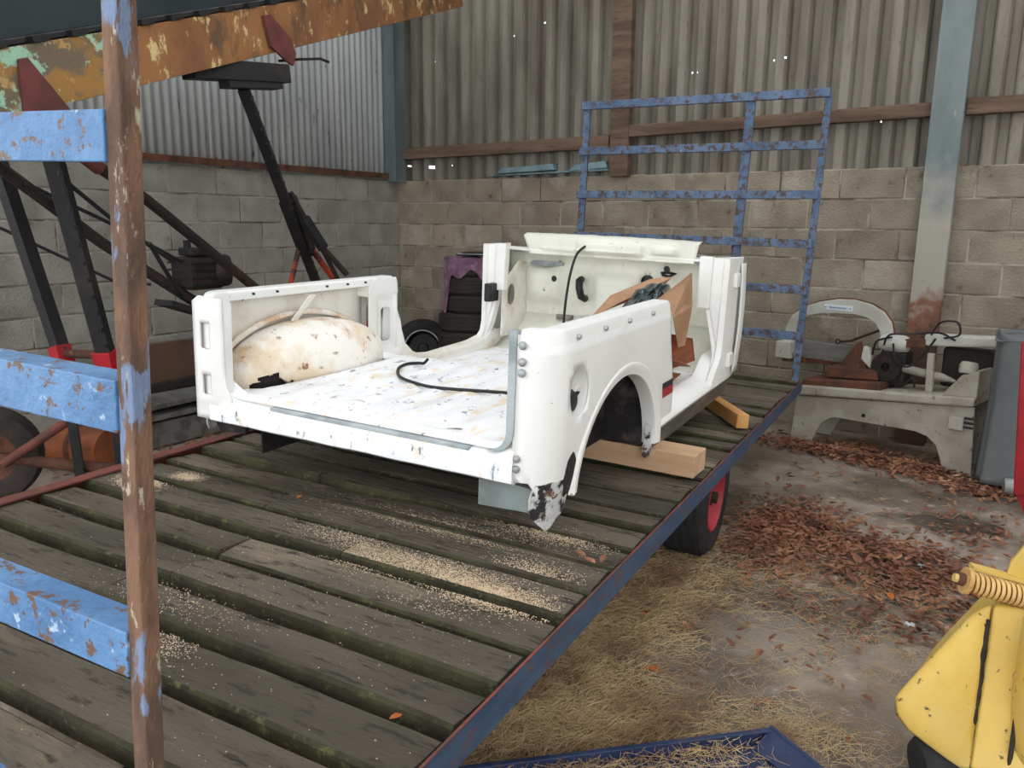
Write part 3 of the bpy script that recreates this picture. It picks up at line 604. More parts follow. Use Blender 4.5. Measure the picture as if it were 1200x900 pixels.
for x in (-.36, .36): MB().bb((x-.04, .3, .01), (x+.04, 2.2, .115)).build('chassis_rail', 'arch_dark', car)
# rear sill
rs = []
for i in range(41):
    x = -.60+1.19*i/40; up = .055*sm(abs(x), .47, .6)
    if x > 0: up = .03*sm(x, .5, .59)
    wv = .002*nz3(x*8, 0, 0)
    rs.append([(x, .045, .145), (x, -.004, .145+wv), (x, -.014, .152+wv), (x, -.014, .195), (x, -.006, .215+up*.6), (x, .012, .226+up), (x, .03, .228+up), (x, .038, .247+up), (x, .052, .249+up), (x, .06, .238+up), (x, .062, .20)])
MB().loft(rs).build('rear_sill', 'white_floor', car, smooth=40)
MB().bb((-.33, -.002, .2195), (.44, .026, .2315)).build('sill_strip', 'seal_grey', car, bevel=.003)
# left inner side: arch seam, brace, panel with rounded hole
MB().tube([(-.668, .51+.452*math.cos(PI*i/24), .235+.235*math.sin(PI*i/24)) for i in range(25)], .012, 8).build('arch_seam', 'white_stain', car, smooth=60)
MB().loft([[(-.60, .545, .545), (-.60, .505, .545), (-.606, .505, .545), (-.606, .545, .545)], [(-.655, .475, .425), (-.655, .44, .425), (-.665, .44, .425), (-.665, .475, .425)]]).build('side_brace', 'white_dirty', car, bevel=.002)
panel([(.89, .22), (1.22, .20), (1.17, .26), (1.14, .33), (1.115, .45), (1.10, .56), (1.09, .582), (.93, .585), (.89, .54)], [rrect(1.005, 1.075, .29, .445, .02)],
      lambda y, z: (-.612-.022*emb(y, z, .965, 1.12, .255, .50, .03)*1+.006*emb(y, z, .95, 1.2, .2, .235, .01), y, z), .016).build('pillar_panel', 'white', car, smooth=45, solid=.004)
MB().bb((-.69, .9, .5), (-.615, 1.1, .575)).build('pillar_top', 'white', car, bevel=.01)
# door sill on the left, inner face with ribs
MB().prism([(1.12, .10), (2.05, .10), (2.05, .24), (1.98, .20), (1.85, .182), (1.45, .172), (1.3, .188), (1.22, .22), (1.17, .26), (1.12, .26)], lambda y, z: (-.69, y, z), lambda y, z: (-.60, y, z)).build('inner_sill', 'white_dirty', car, bevel=.008)
# firewall with pressings and holes
def fwy(x, z):
    b = .0
    b += -.05*emb(x, z, -.52, -.30, .40, .58, .07) - .035*emb(x, z, -.10, .12, .30, .56, .05) - .03*emb(x, z, -.62, -.2, .14, .30, .12)
    b += .03*emb(x, z, .16, .5, .3, .6, .06) - .015*emb(x, z, -.3, .5, .2, .28, .03)
    return 2.29+b+.004*nz3(x*6, z*6, 0)
panel([(-.66, .14), (.66, .14), (.66, .68), (-.66, .68)], [ell(-.34, .525, .016, .018, 12), ell(-.585, .55, .016, .018, 12), ell(.19, .545, .035, .035, 14), ell(.30, .62, .018, .018, 12), ell(-.33, .62, .01, .006, 8), ell(-.40, .455, .006, .006, 8), ell(-.56, .46, .006, .006, 8)], lambda x, z: (x, fwy(x, z), z), .025).build('firewall', 'fire', car, smooth=50, solid=.004)
for gx, gz, gr in ((-.34, .525, .02), (-.585, .55, .02), (.19, .545, .04), (.30, .62, .022)): MB().lathe([(.0001, .0), (gr, .0), (gr, .008), (.0001, .008)], (gx, fwy(gx, gz)+.004, gz), (0, 1, 0), 16, False).build('hole_shade_disc', 'black', car)  # black discs stand in for the darkness behind the firewall holes
MB().grid(20, 4, lambda u, v: (-.61+1.22*u, 2.0+.29*v, .128+.20*v*v)).build('toe_board', 'fire', car, solid=.004, smooth=60)
MB().bb((-.68, 2.18, .675), (.68, 2.34, .69)).build('cowl_top', 'white', car, bevel=.006)
MB().tube([(-.185, 2.27, .53), (-.175, 2.22, .525), (-.165, 2.2, .49), (-.155, 2.21, .44), (-.15, 2.26, .425)], .021, 12).build('grommet_hose', 'black', car, smooth=60)
MB().loft([[(-.50+.2*t, 2.24, .60+.02*math.sin(8*t)), (-.50+.2*t, 2.28, .60), (-.50+.2*t, 2.28, .62)] for t in (0, .5, 1)]).build('wire_clip', 'seal_grey', car)
MB().tube([(.28, 2.26, .60), (.32, 2.25, .605), (.36, 2.26, .60), (.33, 2.24, .585), (.29, 2.25, .59)], .008, 6).build('wire_clip', 'black', car)
MB().box((-.27, 2.26, .31), (.10, .03, .025)).build('pedal_bracket', 'bare', car, bevel=.004)
# dash panel lying across the top
def dsh(u, v):
    x0 = -.53+.06*v; x1 = .49-.015*v; x = x0+(x1-x0)*u; z = .775-.112*v+.012*math.sin(u*PI)*(1-v)*.3+.003*nz3(u*14, v*3, 1)
    y = 2.20-.02*v+.035*emb(x, z, -.18, .20, .685, .745, .03)*-1-.03*emb(x, z, .25, .38, .70, .735, .02)-.02*emb(x, z, -.40, .15, .69, .70, .02)-.012*sm(v, .85, 1)
    if v < .12: y += .05*(1-v/.12)
    return (x, y, z)
MB().grid(60, 16, dsh).build('dash_panel', 'fire', car, smooth=45, solid=.005)
MB().lathe([(.012, 0), (.02, -.006), (.02, -.014), (.012, -.014)], (.02, 2.18, .735), (0, 1, 0), 16).build('dash_ring', 'white', car)

# loose things in and on the shell
def in_car(o): o.matrix_world = car.matrix_world.copy(); return o
def smooth_path(pts, n=6):
    pv = [Vector(p) for p in pts]; cv = []
    for i in range(len(pv)-1):
        p0, p1, p2, p3 = pv[max(i-1, 0)], pv[i], pv[i+1], pv[min(i+2, len(pv)-1)]
        for k in range(n):
            t = k/n; cv.append(.5*((2*p1)+(p2-p0)*t+(2*p0-5*p1+4*p2-p3)*t*t+(3*p1-p0-3*p2+p3)*t**3))
    return cv+[pv[-1]]
c1 = MB().tube(smooth_path([(-.122, 2.165, .724), (-.137, 2.12, .702), (-.156, 2.1, .66), (-.172, 2.08, .568), (-.182, 2.07, .461), (-.186, 2.06, .345), (-.182, 2.05, .252), (-.17, 2.02, .16)]), .007, 8).build('control_cable', 'black', smooth=60)
tag(in_car(c1), 'black cable hanging from the white dash panel inside the shell', 'cable')
pts = smooth_path([(-.27, .85, .275), (-.29, .85, .255), (-.313, .842, .254), (-.338, .80, .254), (-.322, .722, .254), (-.268, .633, .254), (-.202, .563, .254), (-.111, .519, .254), (-.02, .498, .254), (.077, .52, .254), (.166, .553, .254), (.30, .60, .254)])
c2 = MB().tube(pts, .0065, 8).build('loose_cable', 'black', smooth=60)
tag(in_car(c2), 'black cable curled loose on the white floor pan', 'cable')
# opened cardboard box with a green bag
cbx = empty('cardboard_box', car.matrix_world @ Vector((.35, 1.5, .25)), RC)
tag(cbx, 'torn open brown cardboard box inside the white shell', 'box')
def flap(pts, th, m='card', nm='box_flap'):
    a, b, c = (Vector(p) for p in pts[:3]); n = (b-a).cross(c-a).normalized()*th
    o = Vector((.35, 1.5, .25)); k = len(pts)
    MB().add([Vector(p)-o for p in pts]+[Vector(p)-o+n for p in pts], [tuple(range(k)), tuple(range(2*k-1, k-1, -1))]+[(i, k+i, k+(i+1) % k, (i+1) % k) for i in range(k)]).build(nm, m, cbx)
flap([(.575, 1.78, .648), (.585, 1.80, .49), (.565, 1.80, .30), (.555, 1.72, .30), (.565, 1.56, .46), (.505, 1.48, .535)], .005)
flap([(.235, 1.42, .445), (.31, 1.58, .505), (.37, 1.95, .535), (.415, 2.0, .60), (.34, 1.90, .59), (.25, 1.6, .525)], .005)
flap([(.225, 1.22, .40), (.245, 1.27, .462), (.31, 1.32, .43), (.30, 1.30, .16), (.225, 1.25, .15)], .005)
flap([(.30, 1.32, .43), (.54, 1.30, .42), (.55, 1.32, .14), (.30, 1.32, .14)], .005, 'card', 'box_side')
flap([(.30, 1.32, .43), (.36, 1.9, .46), (.36, 1.9, .14), (.30, 1.32, .14)], .005, 'card', 'box_side')
flap([(.45, 1.74, .36), (.585, 1.86, .325), (.575, 1.98, .20), (.45, 1.76, .15)], .005, 'card_red')
flap([(.47, 1.60, .26), (.60, 1.62, .25), (.60, 1.80, .20), (.47, 1.8, .19)], .005, 'card_red')
flap([(.42, 1.45, .16), (.60, 1.40, .17), (.60, 1.64, .19), (.42, 1.68, .18)], .005, 'card_red')
def bagf(u, v):
    a = 2*PI*u; t = v*PI; r = 1+.16*nz3(math.cos(a)*2.2, math.sin(a)*2.2, v*5)+.06*nz3(math.cos(a)*6, math.sin(a)*6, v*11)
    return (.42+.10*r*math.sin(t)*math.cos(a)+.08*(.5-v), 1.58+.26*r*math.sin(t)*math.sin(a), .475+.095*r*math.cos(t)+.16*r*math.sin(t)*math.sin(a)*.42)
tag(in_car(MB().grid(48, 26, bagf).build('plastic_bag', 'bag', smooth=180)), 'crumpled dark green plastic bag in the cardboard box', 'bag')

# ================================================================ HAY ELEVATOR along the left wall
el = empty('hay_elevator', (-3.9, 2.4, 0)); tag(el, 'rusty ochre hay elevator with dark trough sloping up past the blue post', 'elevator')
eo = Vector((-3.9, 2.4, 0))
A = Vector((-3.637, 2.244, 2.195)); ed = Vector((-.20995, .92470, .31759)); es = ed.cross(Vector((0, 0, 1))).normalized(); eu = es.cross(ed)
def E_(s, a=0, b=0): return A+ed*s+es*a+eu*b-eo
def ebox(name, m, s0, s1, a0, a1, b0, b1, bevel=.003):
    return MB().add([E_(s, a, b) for s in (s0, s1) for a, b in ((a0, b0), (a1, b0), (a1, b1), (a0, b1))], [(3,2,1,0),(4,5,6,7),(0,1,5,4),(1,2,6,5),(2,3,7,6),(3,0,4,7)]).build(name, m, el, bevel=bevel)
ebox('frame_channel', 'ochre_green', -2.4, -.02, -.06, 0, 0, .245); ebox('frame_channel', 'ochre', -.02, 3.75, -.06, 0, 0, .245)
ebox('frame_channel', 'rust_dark', -2.4, 3.75, -.62, -.56, 0, .245)
ebox('trough_floor', 'iron_black', -2.4, 3.9, -.60, -.02, .25, .27)
ebox('trough_side', 'trough', -2.4, 3.9, -.03, -.015, .275, .52); ebox('trough_side', 'trough', -2.4, 3.9, -.61, -.595, .275, .52)
ebox('trough_lip', 'trough', -2.4, 3.9, -.03, .02, .505, .52)
for i in range(26): ebox('rivet_strip', 'iron_black', -1.9+i*.2, -1.82+i*.2, -.03, .012, .247, .272, 0)
for s in (-.5, .9, 2.2, 3.4): ebox('cross_tube', 'rust_dark', s, s+.06, -.56, -.06, .02, .08)
# red brackets
def ebr(s, name='bracket', top=.20, bot=-.09):
    MB().prism([(s+.02, top), (s+.06, top), (s+.17, bot+.07), (s+.14, bot-.03), (s+.08, bot-.05), (s+.0, bot), (s-.05, bot+.08)], lambda a, b: E_(a, .004, b), lambda a, b: E_(a, .022, b)).build(name, 'bracket_red', el, bevel=.003)
ebr(-.62); 
MB().prism([(1.0, .2), (1.06, .2), (1.2, .06), (1.22, -.03), (1.17, -.09), (1.12, -.06), (1.0, .04)], lambda a, b: E_(a, .004, b), lambda a, b: E_(a, .022, b)).build('bracket', 'bracket_red', el, bevel=.003)
MB().tube([E_(1.2, -.1, -.06), E_(1.2, .06, -.06), E_(1.34, .1, -.08), E_(1.42, .1, -.11)], .008, 6).build('bracket_pin', 'rust_dark', el)
# head beam of the prop
def P(x, y, z): return Vector((x, y, z))-eo
def seg(name, m, a, b, w, h, up=(0, 0, 1)): return MB().beam(P(*a), P(*b), w, h, up).build(name, m, el, bevel=.003)
def pip(name, m, pts, r, n=10): return MB().tube([P(*p) for p in pts], r, n).build(name, m, el, smooth=60)
# prop head: tapered black box under the channel
hb = [(-3.86, 2.66, 2.33), (-3.857, 3.27, 2.40)]
seg('prop_head', 'iron_black', (-3.86, 2.64, 2.352), (-3.857, 3.27, 2.418), .12, .10); seg('prop_head_foot', 'iron_black', (-3.86, 2.86, 2.31), (-3.857, 3.22, 2.352), .1, .05)
# perforated prop leg with sleeve, splayed feet and handle
def perf(a, b, w, n, parent_name='prop_leg', m='iron_black'):
    o = seg(parent_name, m, a, b, w, w*.8, (.6, -.8, 0)); a = Vector(a); b = Vector(b); d = (b-a)
    side = Vector((.62, -.78, 0)).normalized()
    for i in range(n):
        p = a+d*((i+.6)/n)
        MB().box(p-eo+side*(w*.42)+Vector((.02, .02, 0)), (.02, .02, .022)).build('peg_hole', 'black', o)
    return o
perf((-3.859, 2.982, 2.3), (-4.424, 3.976, 1.121), .06, 16)
seg('prop_foot_leg', 'iron_black', (-4.424, 3.976, 1.121), (-4.781, 4.753, .02), .045, .045)
seg('prop_sleeve', 'rust_dark', (-4.19, 3.54, 1.72), (-4.34, 3.82, 1.37), .1, .085)
pip('prop_brace', 'orange_red', [(-4.31, 3.72, 1.40), (-4.31, 3.629, 1.146), (-4.36, 3.3, .02)], .018); pip('prop_brace', 'orange_red', [(-4.37, 3.86, 1.42), (-4.43, 4.16, 1.141), (-4.45, 5.2, .02)], .022)
pip('prop_handle', 'rust_dark', [(-4.11, 3.50, 1.76), (-4.13, 3.72, 1.47), (-4.131, 3.90, 1.19)], .016); seg('ratchet', 'iron_black', (-4.13, 3.62, 1.60), (-4.13, 3.78, 1.40), .05, .06)
pip('ratchet_rod', 'rust_dark', [(-4.13, 3.78, 1.40), (-4.07, 3.93, 1.22)], .02)
# undercarriage legs, lattice and axle
seg('leg', 'iron_black', (-4.80, 2.03, 2.15), (-4.417, 2.131, .869), .075, .06); seg('leg_lower', 'iron_black', (-4.415, 2.131, .9), (-4.398, 2.16, .03), .05, .05)
perf((-4.05, 1.95, 2.2), (-4.144, 2.239, .80), .08, 16, 'leg'); seg('leg_lower', 'iron_black', (-4.144, 2.239, .85), (-4.214, 2.292, .03), .045, .045)
seg('clamp', 'red_paint', (-4.43, 2.128, .90), (-4.40, 2.132, .80), .09, .075); seg('clamp', 'red_paint', (-4.14, 2.22, .89), (-4.155, 2.25, .72), .105, .09)
pip('cross_tube', 'rust', [(-4.40, 2.136, .86), (-4.151, 2.249, .86)], .024)
pip('diagonal_tube', 'rust_dark', [(-4.024, 2.15, 1.874), (-4.133, 2.523, 1.685), (-4.166, 3.235, 1.16), (-4.2, 3.5, .95)], .030)
MB().tube([P(-3.99, 2.05, 1.93), P(-4.05, 2.23, 1.83)], .036, 10).build('tube_socket', 'bracket_red', el)
pip('diagonal_tube', 'rust_dark', [(-4.60, 1.90, 1.92), (-4.504, 2.459, 1.444), (-4.369, 2.952, 1.071)], .033)
pip('tie_rod', 'iron_black', [(-4.774, 2.048, 1.526), (-4.515, 2.52, 1.223), (-4.45, 2.7, 1.2)], .010, 6)
pip('tie_rod', 'iron_black', [(-4.349, 2.16, 1.81), (-4.359, 2.463, 1.565), (-4.333, 2.793, 1.329)], .012, 6)
pip('tie_rod', 'iron_black', [(-4.47, 2.064, 1.756), (-4.378, 2.448, 1.555), (-4.358, 3.1, 1.2)], .011, 6)
pip('tie_rod', 'iron_black', [(-4.188, 2.552, 1.45), (-4.30, 2.80, 1.12)], .013, 6)
seg('engine_shelf', 'iron_black', (-4.34, 2.70, 1.10), (-4.37, 3.20, .93), .16, .035)
en = MB().box(P(-4.40, 2.99, 1.26), (.2, .26, .2), rotz(.1)).build('engine_block', 'rust_dark', el, bevel=.03)
MB().lathe([(.0001, -.05), (.09, -.05), (.1, -.03), (.1, .03), (.09, .05), (.0001, .05)], P(-4.36, 3.13, 1.27), (.4, .9, 0), 20, False).build('flywheel', 'iron_black', el, smooth=40)
MB().box(P(-4.38, 2.97, 1.39), (.14, .16, .05)).build('engine_head', 'iron_black', el, bevel=.012)
for i in range(4): MB().box(P(-4.40, 2.99, 1.19+i*.045), (.215, .275, .012), rotz(.1)).build('cooling_fin', 'iron_black', en and el)
MB().tube([P(-4.36, 2.9, 1.40), P(-4.36, 2.9, 1.46)], .022, 10).build('oil_cap', 'iron_black', el)
MB().lathe([(.15, -.07), (.2, -.085), (.255, -.075), (.275, -.04), (.28, 0), (.275, .04), (.255, .075), (.2, .085), (.15, .07)], P(-4.80, 1.86, .28), (.75, -.45, 0), 40).build('tyre', 'rubber_dusty', el, smooth=40)
MB().lathe([(.155, .05), (.14, .03), (.06, .01), (.04, .04), (.0001, .04), (.0001, -.04), (.15, -.05)], P(-4.80, 1.86, .28), (.75, -.45, 0), 28, False).build('rim', 'rust', el, smooth=40)
pip('axle_tube', 'rust', [(-4.80, 1.86, .27), (-4.426, 2.197, .2), (-4.2, 2.38, .17)], .032); pip('red_stay', 'red_edge', [(-4.62, 1.86, .26), (-4.457, 2.122, .46), (-4.40, 2.2, .6)], .026)

# scrap behind the trailer on the left
tag(MB().box((-5.35, 3.55, .30), (.5, 1.3, .035), rotz(.1)).build('sheet_board', 'grey_wood', bevel=.004), 'upper grey board of the stack beside the trailer', 'board')
tag(MB().box((-5.33, 3.5, .22), (.52, 1.35, .035), rotz(.05)).build('sheet_board', 'grey_wood', bevel=.004), 'middle grey board of the stack beside the trailer', 'board')
tag(MB().box((-5.35, 3.5, .09), (.5, 1.4, .18), rotz(.06)).build('sheet_board', 'grey_wood', bevel=.01), 'thick lowest grey baulk under the stacked boards', 'board')
tag(MB().box((-5.55, 3.62, .50), (.05, 1.1, .34), rotz(.06)).build('brown_panel', 'brown_board', bevel=.006), 'brown board standing on edge against the left wall', 'board')
tag(MB().beam((-5.45, 3.15, .34), (-5.4, 4.2, .40), .07, .06).build('dark_plank', 'rust_dark', bevel=.004), 'dark plank laid on the grey board stack', 'plank')
dr = empty('rusty_drum', (-5.05, 2.50, .14)); MB().lathe([(.0001, -.2), (.12, -.2), (.135, -.17), (.135, .17), (.12, .2), (.0001, .2)], (0, 0, 0), (.8, .3, 0), 24, False).build('barrel', 'orange', dr, smooth=40)
MB().lathe([(.137, -.02), (.143, 0), (.137, .02), (.13, 0)], (0, 0, 0), (.8, .3, 0), 24).build('hoop', 'rust', dr); tag(dr, 'rusty orange drum lying behind the elevator legs', 'drum')

# ================================================================ TYRES IN THE CORNER
def tyre(r, w, loc, axis, m='rubber_dusty', rim=None, label='', group=None):
    o = empty('car_tyre', loc)
    MB().lathe([(r*.62, -w*.42), (r*.72, -w*.5), (r*.9, -w*.48), (r*.97, -w*.38), (r, -w*.2), (r*1.003, 0), (r, w*.2), (r*.97, w*.38), (r*.9, w*.48), (r*.72, w*.5), (r*.62, w*.42), (r*.64, 0)], (0, 0, 0), axis, 40).build('tyre_carcass', m, o, smooth=35)
    tr_ = MB()
    for q in (-.28, -.1, .1, .28): tr_.lathe([(r*.985, w*q-w*.07), (r*1.015, w*q-w*.055), (r*1.015, w*q+w*.055), (r*.985, w*q+w*.07)], (0, 0, 0), axis, 40)
    tr_.build('tread', m, o, smooth=35)
    if rim: MB().lathe([(r*.63, w*.3), (r*.66, w*.48), (r*.63, w*.5), (r*.58, w*.3), (r*.5, w*.05), (r*.2, w*.0), (r*.15, w*.1), (.0001, w*.1), (.0001, -w*.1), (r*.6, -w*.3)], (0, 0, 0), axis, 32, False).build('wheel_rim', rim, o, smooth=35)
    return tag(o, label, 'tyre', group)
zt = .0; names = ['lowest', 'second', 'third', 'fourth', 'fifth', 'sixth', 'topmost']
for i in range(7):
    w = (.185, .18, .19, .185, .175, .18, .17)[i]; r = (.29, .285, .29, .285, .25, .25, .24)[i]
    tyre(r, w, (-4.72+random.uniform(-.015, .015)+(.04 if i > 3 else 0), 6.17, zt+w/2), (0, 0, 1), label=names[i]+' worn tyre of the upright stack in the corner', group='stack of tyres in the corner')
    zt += w*.99
tyre(.30, .19, (-5.33, 6.2, .30), (.55, -.83, .18), 'rubber', 'iron_black', 'black wheel standing on edge left of the tyre stack')
MB().lathe([(.178, .092), (.186, .098), (.19, .094), (.182, .088)], (0, 0, 0), (.55, -.83, .18), 36).build('rim_edge', 'paper', [o for o in COL.objects if o.get('label', '').startswith('black wheel standing')][0], smooth=60)
def clo(u, v):
    # cloth thrown over the top of the stack, hanging down its left side
    a = PI*1.08+u*PI*.95; hang = [0, .13, .25, .258, .275, .27][0]
    s_ = v; top = zt+.012
    drop = .15+.5*(1-sm(u, .22, .42))+.05*math.sin(u*16)+.06*sm(u, .6, .8)
    if s_ < .45: r = .26*s_/.45; z = top+.012*nz3(u*7, v*7, 0)
    else: r = .262+.018*math.sin(u*38)*(s_-.45)+.02*nz3(u*9, v*6, 2); z = top-drop*(s_-.45)/.55
    return (-4.68+r*math.cos(a), 6.17+r*math.sin(a), z)
tag(MB().grid(60, 24, clo).build('purple_cloth', 'cloth', smooth=80, solid=.004), 'faded purple cloth draped over the tyre stack', 'cloth')
for i in range(3):
    tag(MB().box((-4.57+.02*i, 6.10-.02*i, zt+.033+.013*i), (.30-.03*i, .25, .01), rotz(.2*i-.1)).build('flat_tray', 'black' if i != 1 else 'paper', bevel=.002), ['lower black tray lying on the cloth covered tyre stack', 'pale tray between two black ones on the tyre stack', 'upper black tray on top of the tyre stack'][i], 'tray')

# ================================================================ POWER HACKSAW
sw = empty('power_hacksaw', (-1.482, 5.991, 0), rotz(math.radians(-12.36))); tag(sw, 'worn cream power hacksaw machine with white bow frame by the rear wall', 'machine')
def sb(name, m, a, b, bevel=.006): return MB().bb(a, b).build(name, m, sw, bevel=bevel)
def sprism(name, m, poly, w0, w1, bevel=.006, smooth=None): return MB().prism(poly, lambda u, z: (u, w0, z), lambda u, z: (u, w1, z)).build(name, m, sw, bevel=bevel, smooth=smooth)
apron = [(-.03, 0), (.13, 0), (.17, .10), (.21, .175), (.275, .222), (.32, .228), (.85, .235), (.93, .215), (.99, .165), (1.02, .09), (1.05, 0), (1.22, 0), (1.19, .46), (-.005, .34)]
sprism('front_apron', 'saw', apron, 0, .025, .004); sprism('rear_apron', 'saw', apron, .33, .35, .004)
tray = [(.0, .352), (1.19, .462), (1.2, .53), (.9, .50), (.02, .43)]
sprism('bed', 'saw', tray, -.03, .40, .016)
sprism('neck', 'saw', [(.93, .50), (1.0, .525), (1.10, .66), (1.2, .70), (1.2, .52)], -.02, .36, .012)
sprism('rusty_table', 'rust', [(.03, .425), (.6, .47), (.60, .53), (.03, .475)], -.01, .3, .01)
sprism('vice_block', 'rust', [(.17, .50), (.55, .53), (.54, .60), (.18, .585)], .06, .2, .008)
sprism('vice_jaw', 'rust', [(.22, .58), (.42, .59), (.36, .77), (.34, .77)], .16, .2, .006)
sprism('guide_bar', 'rust', [(-.26, .545), (.3, .58), (.3, .62), (-.26, .60)], .22, .28, .006); sprism('work_piece', 'grey_wood', [(-.18, .60), (.28, .60), (.28, .72), (-.12, .73)], .24, .34, .008)
# bow frame: swept arch
bow_o = [(-.245, .70), (-.235, .82), (-.19, .92), (-.10, .99), (.02, 1.035), (.16, 1.065), (.28, 1.068), (.40, 1.045), (.49, 1.0), (.55, .93), (.575, .84), (.58, .72)]
bow_i = [(-.16, .70), (-.155, .80), (-.13, .87), (-.07, .92), (.02, .945), (.15, .96), (.28, .962), (.38, .945), (.44, .91), (.475, .86), (.49, .80), (.495, .72)]
sprism('bow_frame', 'saw_white', bow_o+bow_i[::-1], .19, .225, .006)
rim_ = [(u, z) for u, z in bow_o]
MB().tube([(u, .21, z) for u, z in bow_o[2:]], .010, 8).build('bow_edge', 'rust', sw, smooth=60)
sb('bow_foot', 'saw_white', (-.29, .16, .58), (-.17, .25, .71)); sb('blade', 'bare', (-.2, .2, .60), (.55, .206, .625), .001)
npl = sprism('name_plate', 'plate', rrect(.06, .27, .982, 1.02, .006), .184, .19, .001)
sc_ = [(.10+.13*i/60, .182, 1.001+.007*math.sin(i*.95)*(1.5 if i < 6 else .75+.25*math.sin(i*.4))) for i in range(61)]
MB().tube(smooth_path(sc_, 2), .0017, 5).build('plate_script', 'ink', npl)
for u in (.072, .258): MB().tube([(u, .178, 1.0), (u, .186, 1.0)], .004, 8).build('rivet', 'black', npl)
MB().tube([(.20, .18, .755), (.28, .18, .77), (.47, .2, .865)], .009, 8).build('lever', 'rust_dark', sw); MB().lathe([(.012, -.006), (.02, -.006), (.02, .006), (.012, .006)], (.19, .18, .755), (0, 1, 0), 14).build('lever_eye', 'rust_dark', sw)
sprism('vice_arm', 'saw_white', [(.40, .66), (.47, .60), (.49, .61), (.45, .74), (.41, .755)], .1, .15, .006)
# gear head, arm, shaft, belt guard
MB().lathe([(.0001, -.09), (.05, -.09), (.062, -.06), (.062, .06), (.05, .09), (.0001, .09)], (.60, .16, .79), (1, 0, 0), 20, False).build('gear_head', 'saw_white', sw, smooth=40)
sb('gear_box', 'rust_dark', (.52, .12, .50), (.70, .26, .74), .02); MB().lathe([(.03, -.03), (.1, -.03), (.1, .03), (.03, .03)], (.585, .10, .63), (0, 1, 0), 22).build('crank_disc', 'rust_dark', sw, smooth=40)
sprism('saw_arm', 'saw_white', [(.80, .80), (1.24, .835), (1.24, .905), (.80, .88)], .12, .24, .015); sprism('saw_arm_dark', 'rust', [(.66, .775), (.82, .79), (.82, .85), (.66, .83)], .12, .2, .008)
MB().tube([(.66, .14, .63), (.93, .14, .60), (1.02, .14, .585)], [.028, .03, .01], 12).build('drive_shaft', 'saw', sw, smooth=50)
sprism('support_strut', 'saw', [(.855, .50), (.90, .50), (.885, .76), (.845, .76)], .08, .12, .005)
MB().lathe([(.0001, -.035), (.05, -.035), (.055, -.02), (.055, .02), (.045, .04), (.0001, .04)], (1.12, .03, .70), (0, .25, 1), 18, False).build('oil_cap', 'saw', sw, smooth=40); sb('rear_block', 'rust_dark', (.9, .2, .53), (1.2, .34, .80), .02)
bxs = sb('switch_box', 'saw', (1.055, -.035, .30), (1.145, .0, .385)); 
for i in range(3): MB().tube([(1.145, -.015, .325+i*.03), (1.2, -.012, .325+i*.03)], .008, 6).build('conduit', 'iron_black', bxs)
MB().tube([(.5, .0, .28), (.5, -.004, .28)], .014, 10).build('bolt_hole', 'black', sw); 
for j, pts in enumerate(([(.55, .1, .78), (.6, .06, .86), (.75, .08, .88), (.9, .1, .9), (1.0, .1, .86)], [(.62, .08, .8), (.66, .05, .68), (.75, .06, .66), (.83, .08, .76), (.88, .1, .86)], [(.56, .07, .75), (.535, .06, .62), (.58, .05, .55)], [(.85, .1, .88), (.9, .1, .97), (1.0, .1, .98), (1.02, .1, .9), (.93, .1, .87)], [(.6, .1, .84), (.5, .1, .8), (.47, .12, .7)], [(.72, .05, .52), (.78, .05, .58), (.8, .05, .52)])):
    MB().tube(smooth_path(pts), .007, 6).build('cable_loop', 'iron_black', sw, smooth=60)
# dark wheels and roller left of the saw, behind the trailer's far corner
tyre(.29, .17, (-2.35, 6.22, .30), (.3, -.95, 0), 'rubber', 'rust_dark', 'black wheel behind the far corner of the trailer')
tyre(.22, .14, (-2.05, 6.05, .22), (.5, -.85, 0), 'rubber', 'saw', 'small black wheel with pale rim left of the hacksaw')
pst = MB().tube([(-2.42, 6.02, 0), (-2.42, 6.02, .55)], .03, 12).build('pipe_post', 'grey_wood', smooth=40); tag(pst, 'short grey pipe standing behind the front of the white shell', 'pipe')
tw = MB().tube([(-1.72, 5.93, .0), (-1.70, 5.9, .35), (-1.68, 5.9, .48), (-1.60, 5.9, .56)], .004, 5).build('dry_twig', 'straw'); tag(tw, 'thin dry twig standing at the trailer corner by the saw', 'twig')

# ================================================================ TARPAULIN, RED FRAME, YELLOW MACHINE, BLUE FRAME
def trp(u, v):
    a = -PI*.25+u*2*PI; sx, sy = .185, .15
    sq = lambda t: math.copysign(abs(t)**.55, t)
    fl_ = 1+.12*v+(.07*v+.02)*math.sin(u*2*PI*4)+.03*math.sin(u*2*PI*9+2)*v-.05*math.sin(PI*v)
    x = -.06+sx*sq(math.cos(a))*fl_; y = 5.70+sy*sq(math.sin(a))*fl_
    z = .93*(1-v)+.03+(.06*nz3(u*5, 0, 0)*(1-v))
    return (x, y, z)
tp = empty('covered_machine', (0, 0, 0)); tag(tp, 'tall grey blue tarpaulin cover standing right of the hacksaw', 'tarpaulin')
MB().grid(80, 30, trp).build('tarpaulin', 'tarp', tp, smooth=80, solid=.003); MB().grid(10, 10, lambda u, v: (-.06+.38*(u-.5), 5.70+.31*(v-.5), .95+.03*nz3(u*4, v*4, 1)-.03*(abs(u-.5)+abs(v-.5)))).build('tarpaulin_top', 'tarp', tp, smooth=80, solid=.003)
MB().bb((-.16, 5.62, 0), (.06, 5.78, .9)).build('stand', 'iron_black', tp)
tag(MB().lathe([(.0001, 0), (.045, 0), (.05, .02), (.05, .10), (.03, .14), (.018, .16), (.018, .19), (.0001, .19)], (-.10, 5.48, .05), (.95, .2, .02), 18, False).build('clear_bottle', 'clear', smooth=50), 'clear plastic bottle lying by the foot of the tarpaulin', 'bottle')
